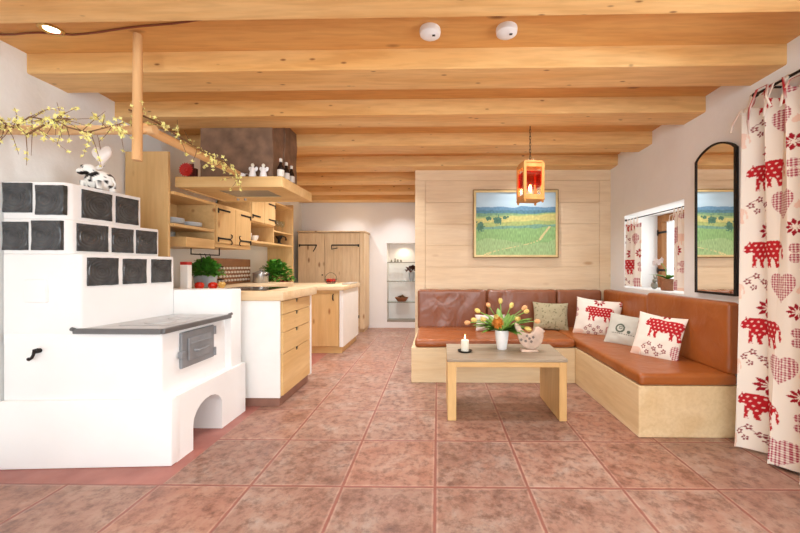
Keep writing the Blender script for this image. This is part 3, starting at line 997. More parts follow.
for i, (y, lab) in enumerate(((4.75, 'wine glass nearest the small cupboard on the upper end shelf'), (4.89, 'middle wine glass on the upper end shelf'), (5.03, 'wine glass nearest the end board on the upper end shelf'))):
    o = MB(); o.lathe([(.030, 0), (.030, .003), (.005, .008), (.005, .07), (.03, .09), (.036, .13), (.030, .165), (.028, .165), (.034, .13), (.028, .095), (.004, .08)], (-2.22, y, 1.6205), 20)
    tag(o.build('wine_glass', M['shelf_glass'], loc=(-2.22, y, 1.6205)), lab, 'glass', 'wine glasses on the end shelf')

# ------------------------------------------------------------------ range hood
hd = thing('range_hood', 'range hood of honey wood boards with a brown plastered chimney', 'range hood', (-1.74, 3.2, 1.795))
mb = MB()
mb.box(-2.17, -1.28, 2.90, 2.925, 1.80, 1.888, .003, 1)
mb.box(-1.305, -1.28, 2.925, 3.56, 1.80, 1.888, .003, 1)
mb.box(-2.17, -1.28, 3.56, 3.585, 1.80, 1.888, .003, 1)
mb.box(-2.17, -2.145, 2.925, 3.56, 1.80, 1.888, .003, 1)
mb.box(-2.145, -1.305, 2.925, 3.56, 1.862, 1.885)
mb.build('canopy', M['alder_x'], hd)
mb = MB()
for a in ((-2.145, -1.93, 2.925, 3.56), (-1.48, -1.305, 2.925, 3.56), (-1.93, -1.48, 2.925, 3.07), (-1.93, -1.48, 3.38, 3.56)):
    mb.box(a[0], a[1], a[2], a[3], 1.808, 1.822)
mb.build('underside', M['alder_x'], hd)
mb = MB(); mb.box(-1.935, -1.475, 3.065, 3.385, 1.815, 1.826); mb.build('grease_filter', M['filter'], hd)
for x in (-1.95, -1.88):
    mb = MB()
    mb.tube([(x, 3.44, 1.808), (x, 3.44, 1.79)], .012, 10)
    mb.build('knob', M['steel'], hd)
mb = MB()
# smoked plaster chimney, slightly lumpy, set back on the far side
def chim(x0, x1, y0, y1, z0, z1, bm):
    def wrap(u, v):
        s = u * 4
        k = int(s) % 4
        f = s - int(s) if u < 1 else 0
        P = [(x0, y0), (x1, y0), (x1, y1), (x0, y1), (x0, y0)]
        x = P[k][0] + (P[k + 1][0] - P[k][0]) * f
        y = P[k][1] + (P[k + 1][1] - P[k][1]) * f
        z = z0 + (z1 - z0) * v
        n = mnoise.noise(Vector((x * 5, y * 5, z * 5))) * .008
        return (x + n, y + n, z)
    bm.grid(wrap, 64, 14)
chim(-2.015, -1.398, 2.985, 3.20, 1.886, 2.44, mb)
chim(-1.95, -1.385, 3.20, 3.46, 1.886, 2.44, mb)
bmesh.ops.remove_doubles(mb.bm, verts=mb.bm.verts, dist=1e-5)
mb.build('chimney', M['chimney'], hd)
# ornaments on the hood
for x, lab, h in ((-1.545, 'white cone-shaped angel on the hood edge, beside the small dove', .125), (-1.455, 'white cone-shaped angel on the hood edge, nearer the bottles', .122)):
    o = thing('angel_figurine', lab, 'figurine', (x, 2.94, 1.888), 'white angels on the range hood')
    g = MB(); g.lathe([(.032, 0), (.031, .004), (.016, h * .6), (.009, h * .72)], (x, 2.94, 1.888), 20); g.build('robe', M['white_cer'], o)
    g = MB(); g.ellipsoid((x, 2.94, 1.888 + h * .82), (.014, .014, .016), u=14, v=10); g.build('head', M['wax'], o)
    g = MB()
    for s in (-1, 1):
        g.ellipsoid((x + s * .022, 2.95, 1.888 + h * .58), (.016, .005, .022), Euler((0, s * .5, 0)), 12, 8)
    g.build('wing', M['white_cer'], o)
mb = MB()
mb.ellipsoid((-1.64, 2.94, 1.908), (.035, .018, .02), u=18, v=12); mb.ellipsoid((-1.67, 2.94, 1.925), (.014, .012, .013), u=12, v=8)
mb.leaf((-1.61, 2.94, 1.912), (1, 0, .3), .04, .03)
tag(mb.build('dove_figurine', M['white_cer'], loc=(-1.64, 2.94, 1.888)), 'little white dove lying on the hood edge left of the angels', 'figurine')
for i, (y, lab) in enumerate(((3.02, 'first dark bottle with white label at the hood corner'), (3.13, 'second dark bottle behind it on the hood'), (3.24, 'third dark bottle farthest back on the hood'))):
    x = -1.345
    o = thing('wine_bottle', lab, 'bottle', (x, y, 1.888), 'bottles on the range hood')
    g = MB(); g.lathe([(.027, 0), (.028, .01), (.028, .10), (.012, .135), (.011, .165)], (x, y, 1.888), 20); g.build('glass', M['bottle'], o)
    g = MB(); g.lathe([(.0285, .025), (.0287, .03), (.0287, .08), (.0285, .082)], (x, y, 1.888), 20); g.build('label', M['label'], o)
    g = MB(); g.lathe([(.0125, .15), (.013, .155), (.013, .178), (.011, .18)], (x, y, 1.888), 14); g.build('cap', M['label'], o)
o = MB()
for k in range(18):
    a = 2 * PI * k / 18
    o.leaf((-2.105 + .012 * math.cos(a), 2.945, 1.955 + .012 * math.sin(a)), (math.cos(a), -.25, math.sin(a)), .052, .024, up=(0, -1, 0), bend=.1, n=3)
o.ellipsoid((-2.105, 2.94, 1.955), (.018, .012, .018), u=12, v=8)
o.tube([(-2.105, 2.95, 1.955), (-2.105, 2.955, 1.889)], .006, 6)
tag(o.build('straw_flower', M['red'], loc=(-2.105, 2.95, 1.888)), 'red pinwheel flower standing at the left end of the hood', 'ornament')
mb = MB(); mb.box(-2.11, -2.08, 2.99, 3.0, 1.8885, 2.02); mb.box(-2.14, -2.065, 3.0, 3.03, 1.8885, 1.985, .003, 1)
tag(mb.build('storage_box', M['red_maroon'], loc=(-2.1, 3.0, 1.888)), 'dark maroon box tucked between red flower and chimney', 'box')

# ------------------------------------------------------------------ counters
ct = thing('drawer_cabinet', 'kitchen base unit with white side and four wooden drawers', 'cabinet', (-1.6, 3.2, 0))
mb = MB(); mb.box(-2.47, -1.292, 2.885, 3.50, .075, .866); mb.build('carcass', M['alder'], ct)
mb = MB(); mb.box(-2.0, -1.285, 2.868, 2.884, .075, .866, .002, 1); mb.build('side_panel', M['white_paint'], ct)
mb = MB(); mb.box(-2.4, -1.268, 3.505, 3.545, .075, .866, .002, 1); mb.build('side_panel', M['white_paint'], ct)
mb = MB(); mb.box(-2.4, -1.30, 2.895, 3.53, 0, .074); mb.build('plinth', plain('brown_tile_plinth', rgb(150, 108, 92), 0.5, 0, .15), ct)
for z0, z1 in ((.755, .858), (.605, .75), (.43, .60), (.09, .425)):
    d = MB()
    y0, y1, x0, x1 = 2.89, 3.495, -1.291, -1.268
    ym = (y0 + y1) / 2 - .01
    # front board with a keyhole notch at its upper edge
    poly = [(y0, z0), (y1, z0), (y1, z1), (ym + .028, z1), (ym + .022, z1 - .03), (ym - .022, z1 - .03), (ym - .028, z1), (y0, z1)]
    d.prism(poly, 'x', x0, x1)
    dr = d.build('drawer', M['alder_y'], ct)
    g = MB(); g.box(x0 + .002, x1 - .008, ym - .03, ym + .03, z1 - .034, z1 - .002); g.build('grip_slot', M['dark'], dr)

wt = MB()
wt.prism([(-2.475, 2.862), (-1.255, 2.862), (-1.225, 3.575), (-1.88, 3.575), (-1.88, 4.605), (-2.475, 4.605)], 'z', .868, .942, .004, 2)
tag(wt.build('worktop', M['worktop'], loc=(-1.9, 3.2, .868)), 'thick pale wood worktop over the drawer unit and along the wall', 'worktop')
mb = MB(); mb.box(-2.47, -1.90, 3.555, 4.60, .0, .866, .002, 1)
tag(mb.build('base_cabinet', M['alder_y'], loc=(-2.2, 4.1, 0)), 'wooden base cabinet along the kitchen wall under the worktop', 'cabinet')
mb = MB(); mb.box(-1.92, -1.45, 2.98, 3.42, .9422, .950, .002, 1)
hb = tag(mb.build('cooktop', M['bottle'], loc=(-1.7, 3.2, .942)), 'black glass cooktop set into the worktop under the hood', 'cooktop')
pan = thing('lidded_pot', 'shiny steel pot with lid on the worktop by the wall', 'pot', (-2.22, 4.42, .942))
g = MB(); g.lathe([(.085, 0), (.09, .01), (.09, .11), (.095, .115)], (-2.22, 4.42, .9425), 28); g.build('body', M['steel'], pan)
g = MB(); g.lathe([(.095, .116), (.09, .125), (.04, .145), (.015, .148)], (-2.22, 4.42, .9425), 28); g.ellipsoid((-2.22, 4.42, 1.10), (.016, .016, .012), u=12, v=8); g.build('lid', M['steel'], pan)
g = MB(); g.tube([(-2.13, 4.37, 1.03), (-2.07, 4.29, 1.045), (-2.02, 4.22, 1.05)], [.009, .010, .012], 8); g.build('handle', M['iron'], pan)

il = thing('kitchen_island', 'far kitchen base unit with wooden door and white right side', 'cabinet', (-1.7, 5.1, 0))
mb = MB(); mb.box(-2.47, -1.30, 4.665, 5.53, .085, .83); mb.build('carcass', M['alder'], il)
mb = MB(); mb.box(-1.295, -1.245, 4.645, 5.53, .085, .83, .003, 1); mb.build('side_panel', M['white_paint'], il)
mb = MB(); mb.box(-2.4, -1.27, 4.67, 5.5, 0, .084); mb.build('plinth', M['alder_x'], il)
d = MB(); d.box(-1.76, -1.305, 4.643, 4.664, .095, .79, .003, 1); dd = d.build('door', M['alder'], il)
h = MB(); h.tube([(-1.375, 4.643, .70), (-1.375, 4.62, .715), (-1.375, 4.62, .765), (-1.375, 4.643, .78)], .008, 8); h.build('handle', M['iron'], dd)
d = MB(); d.box(-2.25, -1.765, 4.643, 4.664, .095, .79, .003, 1); d.build('door', M['alder'], il)
mb = MB(); mb.box(-2.475, -1.225, 4.612, 5.58, .832, .886, .004, 2)
tag(mb.build('worktop', M['worktop'], loc=(-1.8, 5.1, .832)), 'pale worktop on the far base unit before the wardrobe', 'worktop')

# things on the counter
def rosette(mb, c, rad, n, size, r, hz=1.0):
    for i in range(n):
        a, e = r.uniform(0, 2 * PI), r.uniform(.05, 1.45)
        d = Vector((math.cos(a) * math.cos(e), math.sin(a) * math.cos(e), math.sin(e) * hz))
        k = r.uniform(.45, 1)
        p = Vector(c) + Vector((d.x * rad[0], d.y * rad[1], d.z * rad[2])) * k
        q = size * r.uniform(.7, 1.2)
        mb.leaf(p, d + Vector((r.uniform(-.7, .7), r.uniform(-.7, .7), r.uniform(-.4, .5))), q, q * .95, bend=.35, n=3)
bp = thing('potted_basil', 'bushy green basil in an oval pale zinc planter on the worktop', 'potted plant', (-2.26, 3.42, .942))
g = MB(); g.lathe([(.095, 0), (.098, .01), (.112, .11), (.115, .115), (.108, .115), (.10, .095)], (-2.26, 3.42, .9425), 28, 1.0, .6); g.build('planter', M['zinc'], bp)
g = MB(); rosette(g, (-2.26, 3.42, 1.05), (.15, .11, .16), 600, .042, random.Random(4)); g.build('foliage', M['green_d'], bp, recalc=False)
g = MB()
rr_ = random.Random(2)
for i in range(12):
    a = rr_.uniform(0, 6.28)
    g.tube([(-2.26 + .05 * math.cos(a), 3.42 + .03 * math.sin(a), 1.03), (-2.26 + .1 * math.cos(a), 3.42 + .07 * math.sin(a), 1.13)], .003, 5)
g.build('stem', M['green'], bp)
for x, y, lab in ((-2.17, 3.20, 'red tomato in front of the basil planter, next to the stove'), (-2.045, 3.20, 'red tomato between the other tomato and the pale apple')):
    o = thing('tomato', lab, 'tomato', (x, y, .942), 'tomatoes on the worktop')
    g = MB(); g.lathe([(.005, .003), (.022, 0), (.036, .014), (.040, .032), (.034, .052), (.016, .060), (.003, .055)], (x, y, .9425), 24); g.build('fruit', M['tomato'], o)
    g = MB()
    for k in range(5):
        g.leaf((x, y, 1.000), (math.cos(k * 1.257), math.sin(k * 1.257), .1), .028, .009, bend=.3, n=3)
    g.build('calyx', M['green'], o, recalc=False)
ap = thing('apple', 'pale yellow apple beside the tomatoes on the worktop', 'apple', (-1.915, 3.1, .95))
g = MB(); g.lathe([(.005, .006), (.016, 0), (.029, .016), (.033, .036), (.024, .054), (.010, .056), (.003, .05)], (-1.965, 3.2, .9503), 24); g.build('fruit', M['apple'], ap)
g = MB(); g.tube([(-1.965, 3.2, 1.003), (-1.962, 3.2, 1.02)], .002, 5); g.build('stem', M['twig'], ap)
cb = thing('storage_carton', 'tall white carton with a red band beside the tall side board', 'carton', (-2.10, 2.93, .9425))
g = MB(); g.box(-2.135, -2.07, 2.91, 2.96, .9425, 1.16, .003, 1); g.build('body', M['white_paint'], cb)
g = MB(); g.box(-2.136, -2.069, 2.909, 2.961, 1.16, 1.185, .003, 1); g.build('lid', M['red'], cb)
# spice rack board on the wall
sr = thing('spice_rack', 'brown wooden rack with rows of pale round lids against the wall', 'rack', (-2.45, 4.2, .942))
g = MB(); g.box(-2.465, -2.42, 3.80, 4.55, .9425, 1.235, .004, 1); g.build('board', M['copper'], sr)
for r_ in range(4):
    for c_ in range(11):
        y = 3.88 + c_ * .061 + (.03 if r_ % 2 else 0)
        z_ = .985 + r_ * .047
        g = MB()
        g.tube([(-2.421, y, z_), (-2.405, y, z_)], .014, 10)
        g.build('lid', M['label'], sr)
g = MB()
for y in (3.815, 3.855):
    for z_ in (1.0, 1.07, 1.14):
        g.box(-2.42, -2.40, y - .012, y + .09, z_ - .006, z_ + .006, .002, 1)
g.build('bracket', M['iron'], sr)
ur = thing('utensil_rail', 'black iron rail with hooks under the light box', 'rail', (-2.3, 3.2, 1.25))
g = MB()
ry = (3.22, 3.64)
g.tube([(-2.26, ry[0], 1.314), (-2.26, ry[0], 1.26), (-2.26, ry[1], 1.26), (-2.26, ry[1], 1.334)], .006, 8); g.build('bar', M['iron'], ur)
g = MB()
for y in (3.34, 3.41, 3.48):
    g.tube([(-2.26, y, 1.27), (-2.25, y, 1.25), (-2.25, y + .01, 1.20), (-2.26, y + .01, 1.14)], .003, 6)
g.build('hook', M['iron'], ur)
# parsley in red tray
pt = thing('parsley_tray', 'bunch of curly green parsley lying in an oval red dish', 'herbs', (-2.17, 4.75, .886))
g = MB(); g.lathe([(.12, 0), (.15, .01), (.19, .045), (.185, .047), (.14, .018)], (-2.16, 4.78, .8865), 32, .9, 1.0); g.build('dish', M['red'], pt)
g = MB(); rosette(g, (-2.19, 4.78, .93), (.23, .16, .29), 800, .048, random.Random(14)); g.build('parsley', M['green_d'], pt, recalc=False)
g = MB(); rosette(g, (-2.06, 4.72, .915), (.10, .06, .03), 60, .03, random.Random(15)); g.build('peppers', M['red'], pt, recalc=False)
# wire basket with red fruit
wb = thing('wire_basket', 'small wire basket with handle and red fruit on the far worktop', 'basket', (-1.62, 5.35, .886))
g = MB()
for k in range(14):
    a = 2 * PI * k / 14
    g.tube([(-1.62 + .06 * math.cos(a), 5.35 + .06 * math.sin(a), .889), (-1.62 + .09 * math.cos(a), 5.35 + .09 * math.sin(a), .95)], .002, 4)
for r_, z_ in ((.06, .889), (.075, .92), (.09, .95)):
    g.tube([(-1.62 + r_ * math.cos(2 * PI * k / 20), 5.35 + r_ * math.sin(2 * PI * k / 20), z_) for k in range(21)], .003, 5, False)
g.build('basket', M['iron'], wb)
g = MB(); g.tube([(-1.62 + .09 * math.cos(PI * k / 12), 5.35, .95 + .10 * math.sin(PI * k / 12)) for k in range(13)], .003, 6); g.build('handle', M['iron'], wb)
for dx, dy, lab in ((-.04, 0, 'red fruit at the left in the wire basket'), (.035, .02, 'red fruit at the right in the wire basket'), (0, -.03, 'red fruit at the front in the wire basket')):
    g = MB(); g.ellipsoid((-1.62 + dx, 5.35 + dy, .93), (.032, .032, .03), u=16, v=10)
    tag(g.build('red_fruit', M['tomato'], loc=(-1.62 + dx, 5.35 + dy, .9)), lab, 'fruit', 'red fruit in the wire basket')
mb = MB(); mb.box(-1.36, -1.235, 5.0, 5.45, .8865, .905, .003, 1)
tag(mb.build('cutting_board', plain('grey_slate', rgb(176, 166, 150), .6, 0, .2), loc=(-1.3, 5.2, .886)), 'grey slate board at the right end of the far worktop', 'board')

# ------------------------------------------------------------------ wardrobe
wd = thing('wardrobe', 'tall pale spruce wardrobe with two doors and black strap hinges', 'wardrobe', (-1.85, 6.35, 0))
mb = MB(); mb.box(-2.43, -1.275, 6.152, 6.58, .06, 1.735, .003, 1); mb.build('carcass', M['wardrobe'], wd)
mb = MB(); mb.box(-2.44, -1.26, 6.12, 6.585, 1.737, 1.76, .003, 1); mb.build('cornice', M['wardrobe'], wd)
mb = MB(); mb.box(-2.42, -1.29, 6.16, 6.57, 0, .058); mb.build('plinth', M['wardrobe'], wd)
def strap_x(o, x0, x1, z, tail):
    h = MB()
    h.box(min(x0, x1), max(x0, x1), 6.115, 6.1225, z - .011, z + .011, .002, 1)
    h.box(x0 - .012, x0 + .012, 6.113, 6.1225, z - .03, z + .016, .002, 1)
    s = 1 if x1 > x0 else -1
    h.tube([(x1, 6.116, z), (x1 - s * .03, 6.116, z - .06), (x1 - s * .06, 6.116, z - .11)] if tail > 0 else [(x1, 6.116, z), (x1 + .0, 6.116, z - .07), (x1 - s * .10, 6.116, z - .05)], .008, 6)
    h.build('hinge', M['iron'], o)
for x0, x1, hx, he, tail in ((-2.425, -1.965, -2.40, -2.10, 1), (-1.958, -1.36, -1.375, -1.84, -1)):
    d = MB()
    n = 3 if x1 < -1.9 else 4
    w = (x1 - x0) / n
    for k in range(n):
        d.box(x0 + k * w + .001, x0 + (k + 1) * w - .001, 6.123, 6.15, .10, 1.715, .002, 1)
    dd = d.build('door', M['wardrobe'], wd)
    strap_x(dd, hx, he, 1.512, tail)
    strap_x(dd, hx, he, .28, tail)
    if x1 < -1.9:
        g = MB(); g.ellipsoid((-2.0, 6.112, .995), (.012, .014, .012), u=10, v=8); g.build('knob', M['iron'], dd)
mb = MB(); mb.box(-1.355, -1.275, 6.123, 6.15, .06, 1.735, .002, 1); mb.build('stile', M['wardrobe'], wd)

# ------------------------------------------------------------------ far niche
for i, (z, w) in enumerate(((1.224, 'top'), (.871, 'middle'), (.48, 'bottom'))):
    o = thing('glass_shelf', '%s glass shelf in the lit wall niche' % w, 'shelf', (NX0, 6.65, z - .012), 'glass shelves in the niche')
    g = MB(); g.box(NX0 + .002, NX1 - .002, 6.622, 6.848, z - .012, z - .001); g.build('pane', M['shelf_glass'], o)
    g = MB(); g.box(NX0 + .002, NX1 - .002, 6.61, 6.622, z - .014, z, .001, 1); g.build('front_edge', M['shelf_edge'], o)
mb = MB(); mb.box(NX0 + .002, NX1 - .002, 6.602, 6.848, NZ0 + .0005, NZ0 + .03)
tag(mb.build('niche_sill', plain('grey_stone_sill', rgb(146, 138, 126), .5), loc=(-.65, 6.7, NZ0)), 'grey stone sill at the bottom of the wall niche', 'sill')
for dx, h, lab in ((-.05, .075, 'tallest little figure in the group on the top glass shelf'), (.0, .055, 'short figure in the middle of the top glass shelf group'), (.06, .05, 'short figure at the right of the top glass shelf group'), (-.12, .045, 'short figure at the left of the top glass shelf group')):
    g = MB(); g.lathe([(.022, 0), (.022, .004), (.012, h * .5), (.016, h * .8), (.004, h)], (-.76 + dx, 6.70, 1.2245), 14)
    tag(g.build('small_figurine', M['shelf_edge'], loc=(-.76 + dx, 6.7, 1.224)), lab, 'figurine', 'little figures on the top glass shelf')
fp = thing('flower_pot', 'white vase with dusky dried flowers on the middle glass shelf', 'flower pot', (-.49, 6.71, .8715))
g = MB(); g.lathe([(.035, 0), (.04, .01), (.058, .16), (.056, .16), (.03, .02)], (-.50, 6.71, .8715), 24); g.build('vase', M['zinc'], fp)
g = MB(); rosette(g, (-.50, 6.71, 1.06), (.12, .08, .09), 130, .05, random.Random(8), .8); g.build('dried_flowers', M['purple'], fp, recalc=False)
g = MB()
for k in range(6):
    g.tube([(-.5, 6.71, .9), (-.5 + .05 * math.cos(k), 6.71 + .04 * math.sin(k), 1.08)], .003, 5)
g.build('stem', M['twig'], fp)
wv = thing('woven_bowl', 'brown woven bowl of potpourri on the bottom glass shelf', 'bowl', (-.69, 6.72, .4805))
g = MB(); g.lathe([(.07, 0), (.08, .008), (.13, .075), (.125, .078), (.07, .02)], (-.69, 6.72, .4805), 28); g.build('bowl', M['basket'], wv)
g = MB(); rosette(g, (-.69, 6.72, .53), (.10, .09, .07), 80, .035, random.Random(5), .7); g.build('potpourri', M['twig'], wv, recalc=False)

# ------------------------------------------------------------------ corner bench
bn = thing('corner_bench', 'L-shaped corner bench with brown leather cushions on a plywood base', 'bench', (1.0, 3.8, 0))
mb = MB()
mb.box(-.262, 1.345, 3.50, 4.335, 0, .346, .003, 1)
mb.build('back_base', M['birch'], bn)
mb = MB(); mb.prism([(1.347, 2.40), (Wx(2.4) - .003, 2.40), (Wx(3.0) - .004, 3.0), (Wx(4.33) - .004, 4.33), (1.347, 4.33)], 'z', 0, .346, .003, 1)
mb.build('side_base', M['birch_y'], bn)
def cushion_box(mb, x0, x1, y0, y1, z0, z1, r, sub=5, wr=.004, seed=0, fine=44):
    """soft upholstered slab"""
    b2 = bmesh.new()
    vs = [b2.verts.new(p) for p in [(x0, y0, z0), (x1, y0, z0), (x1, y1, z0), (x0, y1, z0), (x0, y0, z1), (x1, y0, z1), (x1, y1, z1), (x0, y1, z1)]]
    for f in ((3, 2, 1, 0), (4, 5, 6, 7), (0, 1, 5, 4), (1, 2, 6, 5), (2, 3, 7, 6), (3, 0, 4, 7)):
        b2.faces.new([vs[i] for i in f])
    bmesh.ops.bevel(b2, geom=list(b2.edges), offset=r, segments=4, profile=0.5, affect='EDGES')
    for ax in range(3):
        lo, hi = ((x0, x1), (y0, y1), (z0, z1))[ax]
        n = int(min(fine, (hi - lo) / .022))
        for k in range(1, n):
            c = [0, 0, 0]; nn = [0, 0, 0]
            c[ax] = lo + (hi - lo) * k / n; nn[ax] = 1
            bmesh.ops.bisect_plane(b2, geom=list(b2.verts) + list(b2.edges) + list(b2.faces), plane_co=c, plane_no=nn)
    b2.normal_update()
    cx, cy, cz = (x0 + x1) / 2, (y0 + y1) / 2, (z0 + z1) / 2
    for v in b2.verts:
        p = v.co
        n = mnoise.noise(Vector((p.x * 7 + seed, p.y * 7, p.z * 5))) + .5 * mnoise.noise(Vector((p.x * 16 + seed, p.y * 16, p.z * 6)))
        v.co = p + v.normal * (wr * n)
    return mb._merge(b2)
mb = MB(); cushion_box(mb, -.228, 1.345, 3.488, 4.22, .348, .428, .028, wr=.004, seed=1); mb.build('seat_cushion', M['leather_seat'], bn, smooth=60)
mb = MB(); cushion_box(mb, 1.35, 2.00, 2.388, 4.22, .348, .428, .024, wr=.003, seed=5); mb.build('seat_cushion', M['leather_right'], bn, smooth=60)
for x0, x1, sd, wr in ((-.24, .578, 2, .007), (.582, 1.40, 3, .007), (1.404, 1.93, 4, .005)):
    mb = MB(); cushion_box(mb, x0, x1, 4.20, 4.325, .40, .868, .03, wr=wr, seed=sd); mb.build('backrest', M['leather_back'], bn, smooth=60)
for y0, y1, sd, z1 in ((3.33, 4.19, 8, .875), (2.392, 3.325, 9, .905)):
    mb = MB(); cushion_box(mb, 1.935, min(Wx(y0), Wx(y1)) - .006, y0, y1, .42, z1, .026, wr=.003, seed=sd)
    mb.build('backrest', M['leather_right'], bn, smooth=60)

# ------------------------------------------------------------------ throw pillows
def pillow(name, label, w, h, t, loc, rot, m, fn, n=90, group=None):
    mb = MB()
    def f(u, v, s):
        a, b = u * 2 - 1, v * 2 - 1
        th = ((1 - abs(a) ** 2.6) * (1 - abs(b) ** 2.6)) ** .55 * t * .5
        x = a * w / 2 * (1 - .075 * (1 - b * b) * abs(a))
        z = b * h / 2 * (1 - .075 * (1 - a * a) * abs(b))
        wr = mnoise.noise(Vector((a * 3 + w * 9, b * 3, s))) * .006 * (1 - max(abs(a), abs(b)) ** 4)
        return (x, s * (th + wr), z)
    mb.grid(lambda u, v: f(u, v, -1), n, n)
    mb.grid(lambda u, v: f(u, v, 1), n, n)
    nv = (n + 1) ** 2
    idx = {}
    mb.bm.verts.ensure_lookup_table()
    o = mb.build(name, m, loc=loc, rot=rot, local=True, smooth=0)
    me = o.data
    me.polygons.foreach_set('use_smooth', [True] * len(me.polygons))
    co = np.array([v.co[:] for v in me.vertices])
    set_colors(o, fn(co[:, 0] + w / 2, co[:, 2] + h / 2))
    b2 = bmesh.new(); b2.from_mesh(me); bmesh.ops.remove_doubles(b2, verts=b2.verts, dist=1e-4); bmesh.ops.recalc_face_normals(b2, faces=b2.faces); b2.to_mesh(me); b2.free()
    tag(o, label, 'pillow', group)
    return o
def plainfn(c, speck=None, amt=.05, k=30, thr=.25):
    c = np.array(c)
    def fn(u, v):
        n = np.array([mnoise.noise(Vector((a * k, b * k, 1.7))) for a, b in zip(u, v)])
        out = c[None, :] * (1 + amt * n[:, None])
        if speck is not None:
            out[n > thr] = speck
        return out
    return fn
def motif(u, v):
    base = np.array(rgb(206, 204, 192))
    out = np.tile(base, (len(u), 1))
    g = np.array(rgb(96, 104, 90))
    x, y = u - .17, v - .13
    m = (np.abs(np.hypot((x + .03) / 1.0, (y - .03)) - .035) < .008) | star(u, v, .145, .165, .02, 6)
    m |= (np.abs(y + .02) < .004) & (np.abs(x) < .10) & (np.mod(u, .02) < .013)
    m |= np.hypot(x - .05, y - .005) < .016
    out[m] = g
    return out
def cow_pillow(du, dv):
    def fn(u, v):
        return fabric(u + du, v + dv)
    return fn
pillow('throw_pillow', 'plain white pillow half hidden behind the tulip vase', .34, .19, .10, (.585, 3.98, .515), (R(-25), 0, 0), M['grey_cush'], plainfn(rgb(226, 216, 208)), 40)
pillow('throw_pillow', 'sage green pillow with small dark speckles on the back bench', .40, .32, .12, (1.285, 4.07, .575), (R(-14), R(2), R(-5)), M['green_cush'], plainfn(rgb(180, 170, 138), rgb(134, 128, 96), .06, 52, .36), 90)
pillow('throw_pillow', 'larger cream pillow with red cow print in the bench corner', .46, .41, .13, (1.705, 3.82, .595), (R(-17), R(5), R(-28)), M['fabric'], cow_pillow(-.06, .06), 120, 'cow print pillows')
pillow('throw_pillow', 'small pale grey pillow between the two cow print pillows', .36, .31, .10, (1.755, 3.33, .545), (R(-24), R(4), R(-50)), M['grey_cush'], motif, 90)
pillow('throw_pillow', 'cream pillow with red cow print nearest the big curtain', .36, .38, .11, (1.768, 2.88, .575), (R(-20), R(4), R(-55)), M['fabric'], cow_pillow(-.04, .04), 120, 'cow print pillows')

# ------------------------------------------------------------------ coffee table
tb = thing('coffee_table', 'low wooden coffee table with grey weathered top and slab legs', 'table', (.52, 2.9, 0))
mb = MB(); mb.hexa([(.066, 2.632, .438), (.958, 2.632, .438), (.985, 3.15, .438), (.074, 3.15, .438), (.066, 2.632, .461), (.958, 2.632, .461), (.985, 3.15, .461), (.074, 3.15, .461)], .003, 1)
mb.build('tabletop', M['grey_oak'], tb)
mb = MB(); mb.box(.075, .95, 2.64, 2.67, .398, .437, .002, 1); mb.box(.078, .955, 3.11, 3.14, .398, .437, .002, 1); mb.build('apron', M['oak_x'], tb)
mb = MB(); mb.box(.072, .136, 2.638, 3.142, 0, .4372, .003, 1); mb.build('leg', M['oak'], tb)
mb = MB(); mb.box(.898, .954, 2.638, 3.142, 0, .4372, .003, 1); mb.build('leg', M['oak'], tb)

TZ = .4615
cp = MB(); cp.lathe([(.05, 0), (.055, .004), (.06, .012), (.056, .012), (.045, .005)], (.217, 2.86, TZ), 32)
tag(cp.build('candle_plate', M['iron'], loc=(.217, 2.86, TZ)), 'small dark round plate under the white candle', 'plate')
cd = thing('pillar_candle', 'short white pillar candle standing on the dark plate', 'candle', (.217, 2.86, TZ + .006))
mb = MB(); mb.lathe([(.031, .0), (.032, .003), (.032, .085), (.028, .089), (.012, .086)], (.217, 2.86, TZ + .006), 28); mb.build('wax', M['wax'], cd)
mb = MB(); mb.tube([(.217, 2.86, TZ + .09), (.217, 2.86, TZ + .104), (.219, 2.86, TZ + .112)], .002, 6); mb.build('wick', M['dark'], cd)
mb = MB(); mb.lathe([(.001, .100), (.006, .112), (.0045, .124), (.0008, .140)], (.217, 2.86, TZ), 12); mb.build('flame', emit('candle_flame', (1, .72, .35), 5.0), cd)

VX, VY = .530, 2.955
va = MB(); va.lathe([(.038, 0), (.041, .004), (.046, .05), (.056, .12), (.057, .158), (.052, .158), (.05, .12), (.040, .05), (.034, .012)], (VX, VY, TZ), 36)
tag(va.build('vase', M['white_cer'], loc=(VX, VY, TZ)), 'plain white ceramic vase of tulips on the coffee table', 'vase')

